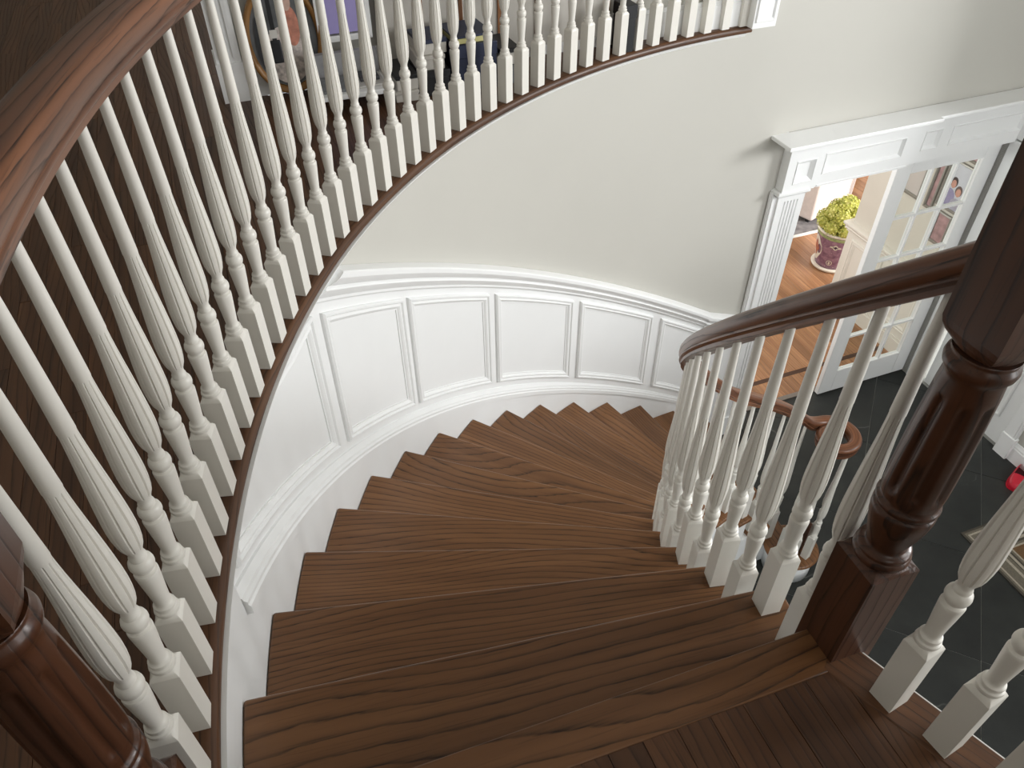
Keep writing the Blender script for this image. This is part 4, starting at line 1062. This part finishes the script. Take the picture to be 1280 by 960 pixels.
# sofa
SC = ST(2.80, 2.20, 0)
du = (dS * .94 + dT * .34).normalized(); dv = Vector((-du.y, du.x, 0))
so = thing('sofa', SC + du * .38 + dv * .9, 'beige upholstered sofa with a rounded arm beyond the doorway', 'sofa')
SOFA = plain('beige_upholstery', lin(228, 216, 210), .8, .04, 30, bump=.2, bscale=300); SOFA2 = plain('grey_beige_cushion', lin(176, 164, 154), .85, .05, 30, bump=.2, bscale=300)
sf = lambda x, y, z: SC + du * x * .80 + dv * y + Vector((0, 0, z))
def rounded_arm(y0, y1):
    mb = MB(); pr = []
    for i in range(13):
        th = pi * (1 - i / 12); pr.append((.42 - .42 * 1 + .0 + .20 + .20 * cos(th), .50 + .17 * sin(th)))
    poly = [(0, .05)] + pr + [(.95, .67), (.95, .05)]
    poly = [(0.0, .05), (0.0, .50), (.03, .58), (.09, .635), (.18, .665), (.30, .675), (.95, .70), (.95, .05)]
    n = len(poly); vs = [sf(x, y0, z) for x, z in poly] + [sf(x, y1, z) for x, z in poly]
    mb.add(vs, [tuple(range(n)), tuple(range(2 * n - 1, n - 1, -1))] + [(i, (i + 1) % n, n + (i + 1) % n, n + i) for i in range(n)])
    return mb
rounded_arm(0, .16).build('arm', SOFA, so, bevel=.025, bseg=4, angle=30); rounded_arm(1.74, 1.9).build('arm', SOFA, so, bevel=.025, bseg=4, angle=30)
mb = MB(); mb.box(.03, .92, .16, 1.74, .05, .28, sf); mb.build('base', SOFA2, so, bevel=.02, bseg=2)
for i in range(2):
    mb = MB(); mb.box(-.01, .66, .165 + i * .787, .945 + i * .787, .285, .45, sf); mb.build('seat_cushion', SOFA2, so, bevel=.04, bseg=3)
    mb = MB(); mb.box(.56, .80, .165 + i * .787, .945 + i * .787, .455, .85, sf); mb.build('back_cushion', SOFA2, so, bevel=.05, bseg=3)
mb = MB(); mb.box(.78, .95, .0, 1.9, .05, .86, sf); mb.build('backrest', SOFA, so, bevel=.03, bseg=3)
for x_, y_ in ((.05, .05), (.88, .05), (.05, 1.82), (.88, 1.82)):
    mb = MB(); mb.box(x_, x_ + .04, y_, y_ + .04, 0.008, .05, sf); mb.build('foot', CHAR, so)
# ottoman far right
ot = thing('ottoman', ST(4.45, 3.2, 0), 'pale skirted ottoman on the wood floor right of the sofa', 'ottoman')
mb = MB(); mb.box(4.1, 4.8, 2.95, 3.5, .0, .34, st); mb.build('skirt', SOFA, ot, bevel=.02, bseg=2); mb = MB(); mb.box(4.08, 4.82, 2.93, 3.52, .34, .44, st); mb.build('cushion', SOFA, ot, bevel=.035, bseg=3)
# grey rug under the sofa
mb = MB(); mb.box(.9, 3.35, 2.11, 4.1, .0006, .008, st); r2 = mb.build('parlour_rug', plain('grey_rug', lin(120, 116, 116), .95, .3, 14), origin=ST(2.1, 3.1, 0)); tag(r2, 'grey patterned rug under the beige sofa', 'rug')
mb = MB(); mb.box(.86, 3.39, 2.07, 4.14, .0004, .006, st); mb.build('border', plain('rug_white_edge', lin(226, 222, 216), .9), r2)

# pictures on the partition
FRM = plain('silver_frame', lin(150, 146, 138), .35, .05, metallic=.4); MATB = plain('picture_mat', lin(206, 196, 190), .6)
def wall_picture(t0, t1, z0, z1, label, fw=.022, photo=None):
    c = ST(2.187, (t0 + t1) / 2, z0); p = thing('framed_picture', c, label, 'picture')
    fn = lambda x, y, h: ST(2.186 - h, x, y)
    frame_mesh(MB(), fn, t0, t1, lambda x: z0, lambda x: z1, [(0, 0), (0, .020), (fw * .6, .022), (fw, .014), (fw, 0)], 1).build('frame', FRM, p)
    q_ = fw; MB().add([fn(t0 + q_, z0 + q_, .006), fn(t1 - q_, z0 + q_, .006), fn(t1 - q_, z1 - q_, .006), fn(t0 + q_, z1 - q_, .006)], [(0, 1, 2, 3)]).build('print', photo or MATB, p)
    return p, fn
wall_picture(.56, .74, 1.28, 1.62, 'small silver-framed picture on the beige wall, furthest from the photo of two people')
PR = plain('rosy_print', lin(176, 140, 140), .4, .3, 18)
wall_picture(.425, .50, 1.27, 1.80, 'tall narrow framed print left of the photo of two people', .018, PR)
pc, fn = wall_picture(.20, .405, 1.34, 1.70, 'framed portrait photo of two people with dark hair', .016, plain('photo_sky', lin(206, 208, 216), .35, .06, 10))
def disc(cx_, cz_, rx, rz, h, col, nm):
    m = plain('photo_' + nm, col, .4, .1, 60); N_ = 18
    MB().add([fn(cx_ + rx * cos(2 * pi * i / N_), cz_ + rz * sin(2 * pi * i / N_), h) for i in range(N_)], [tuple(range(N_))]).build(nm, m, pc)
# two sitters (flat print)
disc(.325, 1.545, .030, .040, .0065, lin(58, 40, 36), 'hair'); disc(.265, 1.50, .031, .040, .0065, lin(92, 72, 66), 'hair')
disc(.335, 1.43, .055, .065, .0063, lin(150, 142, 176), 'shirt'); disc(.255, 1.40, .05, .045, .0064, lin(168, 164, 178), 'shirt')
disc(.325, 1.532, .021, .031, .007, lin(204, 150, 132), 'face'); disc(.264, 1.489, .022, .031, .007, lin(206, 154, 136), 'face')
wall_picture(.20, .33, 1.73, 1.95, 'small framed print hanging above the photo of two people', .018, PR)
wall_picture(.22, .36, 1.06, 1.31, 'small framed print hanging below the photo of two people', .018, PR)

# ------------------------------------------------------------------ FOYER THINGS
def rug_mat():
    m, nt, b = new_mat('foyer_rug_weave'); tc = nd(nt, 'ShaderNodeTexCoord'); sp = nd(nt, 'ShaderNodeSeparateXYZ'); nt.links.new(tc.outputs['Object'], sp.inputs[0])
    dx = math_n(nt, 'SUBTRACT', .41, math_n(nt, 'ABSOLUTE', sp.outputs[0])); dy = math_n(nt, 'SUBTRACT', .70, math_n(nt, 'ABSOLUTE', sp.outputs[1]))
    dmin = math_n(nt, 'MINIMUM', dx, dy)
    A_, W_, T_, B_ = lin(74, 69, 60), lin(172, 164, 148), lin(112, 105, 92), lin(112, 84, 54)
    r = nd(nt, 'ShaderNodeValToRGB'); r.color_ramp.interpolation = 'CONSTANT'; cr = r.color_ramp
    stops = [(0, A_), (.012, T_), (.030, W_), (.042, T_), (.105, W_), (.125, T_), (.145, A_), (.155, W_), (.175, A_), (.19, T_), (.205, W_), (.215, B_)]
    while len(cr.elements) < len(stops): cr.elements.new(.5)
    for e, (p_, c_) in zip(cr.elements, stops): e.position = p_; e.color = (*c_, 1)
    nt.links.new(dmin, r.inputs[0])
    nz_ = nd(nt, 'ShaderNodeTexNoise'); nz_.inputs['Scale'].default_value = 90; nt.links.new(tc.outputs['Object'], nz_.inputs['Vector'])
    c = mixc(nt, .35, r.outputs[0], ramp(nt, nz_.outputs['Fac'], [(.3, (.3, .3, .3)), (.7, (1, 1, 1))]), 'MULTIPLY')
    nt.links.new(c, b.inputs['Base Color']); b.inputs['Roughness'].default_value = .95; return m
rc_ = ST(1.31 + .41, -1.413 - .70, 0)
mb = MB(); mb.box(-.41, .41, -.70, .70, .0, .010); me = mb.mesh('foyer_rug', rug_mat(), bevel=.003, bseg=1)
o = D.objects.new('foyer_rug', me); COL.objects.link(o); o.location = rc_; o.rotation_euler = (0, 0, DD); tag(o, 'taupe rug with white stripe borders and brown centre on the slate foyer floor', 'rug')
# red clog
RED = plain('red_rubber', lin(196, 26, 50), .45, .05); cg = thing('clog', ST(2.03, -1.22, 0), 'red rubber clog on the slate floor beside the white foyer wall', 'shoe')
ca = DD + radians(28); CM = Matrix.Translation(ST(2.035, -1.195, 0)) @ Matrix.Rotation(ca, 4, 'Z')   # toe towards -x
secs = []
for x_, w_, h_ in ((-.128, .012, .030), (-.120, .030, .046), (-.100, .043, .058), (-.07, .049, .070), (-.03, .050, .080), (.01, .045, .078), (.05, .040, .066), (.09, .037, .062), (.118, .030, .058), (.128, .014, .05)):
    secs.append((x_, w_, h_))
vs = []; fs = []; K = 16
for x_, w_, h_ in secs:
    for i in range(K):
        th = 2 * pi * i / K; c_, s_ = cos(th), sin(th); sg = lambda v, e: math.copysign(abs(v) ** e, v)
        vs.append(CM @ Vector((x_, w_ * sg(c_, .7), .004 + h_ * .5 + h_ * .5 * sg(s_, .7))))
for j in range(len(secs) - 1):
    for i in range(K):
        if j >= 4 and j < len(secs) - 2 and i in (2, 3, 4, 5): continue     # foot opening
        fs.append((j * K + i, j * K + (i + 1) % K, (j + 1) * K + (i + 1) % K, (j + 1) * K + i))
fs += [tuple(range(K)), tuple((len(secs) - 1) * K + i for i in range(K - 1, -1, -1))]
MB().add(vs, fs, True).build('upper', RED, cg)
vs = [CM @ Vector((x_, w_ * .9 * sg_, .018)) for x_, w_, h_ in secs for sg_ in (-1, 1)]
MB().add(vs, [(2 * i, 2 * i + 1, 2 * i + 3, 2 * i + 2) for i in range(len(secs) - 1)]).build('insole', plain('dark_insole', lin(70, 14, 24), .7), cg)
vs = []; fs = []
for j, (x_, w_, h_) in enumerate(secs):
    for z_ in (0.0005, .012): vs += [CM @ Vector((x_, -w_ - .004, z_)), CM @ Vector((x_, w_ + .004, z_))]
for j in range(len(secs) - 1):
    a_ = 4 * j; fs += [(a_, a_ + 1, a_ + 5, a_ + 4), (a_ + 2, a_ + 6, a_ + 7, a_ + 3), (a_, a_ + 4, a_ + 6, a_ + 2), (a_ + 1, a_ + 3, a_ + 7, a_ + 5)]
fs += [(0, 2, 3, 1), (len(vs) - 4, len(vs) - 3, len(vs) - 1, len(vs) - 2)]
MB().add(vs, fs).build('sole', RED, cg)
for o in D.objects:
    if '_o' in o: del o['_o']
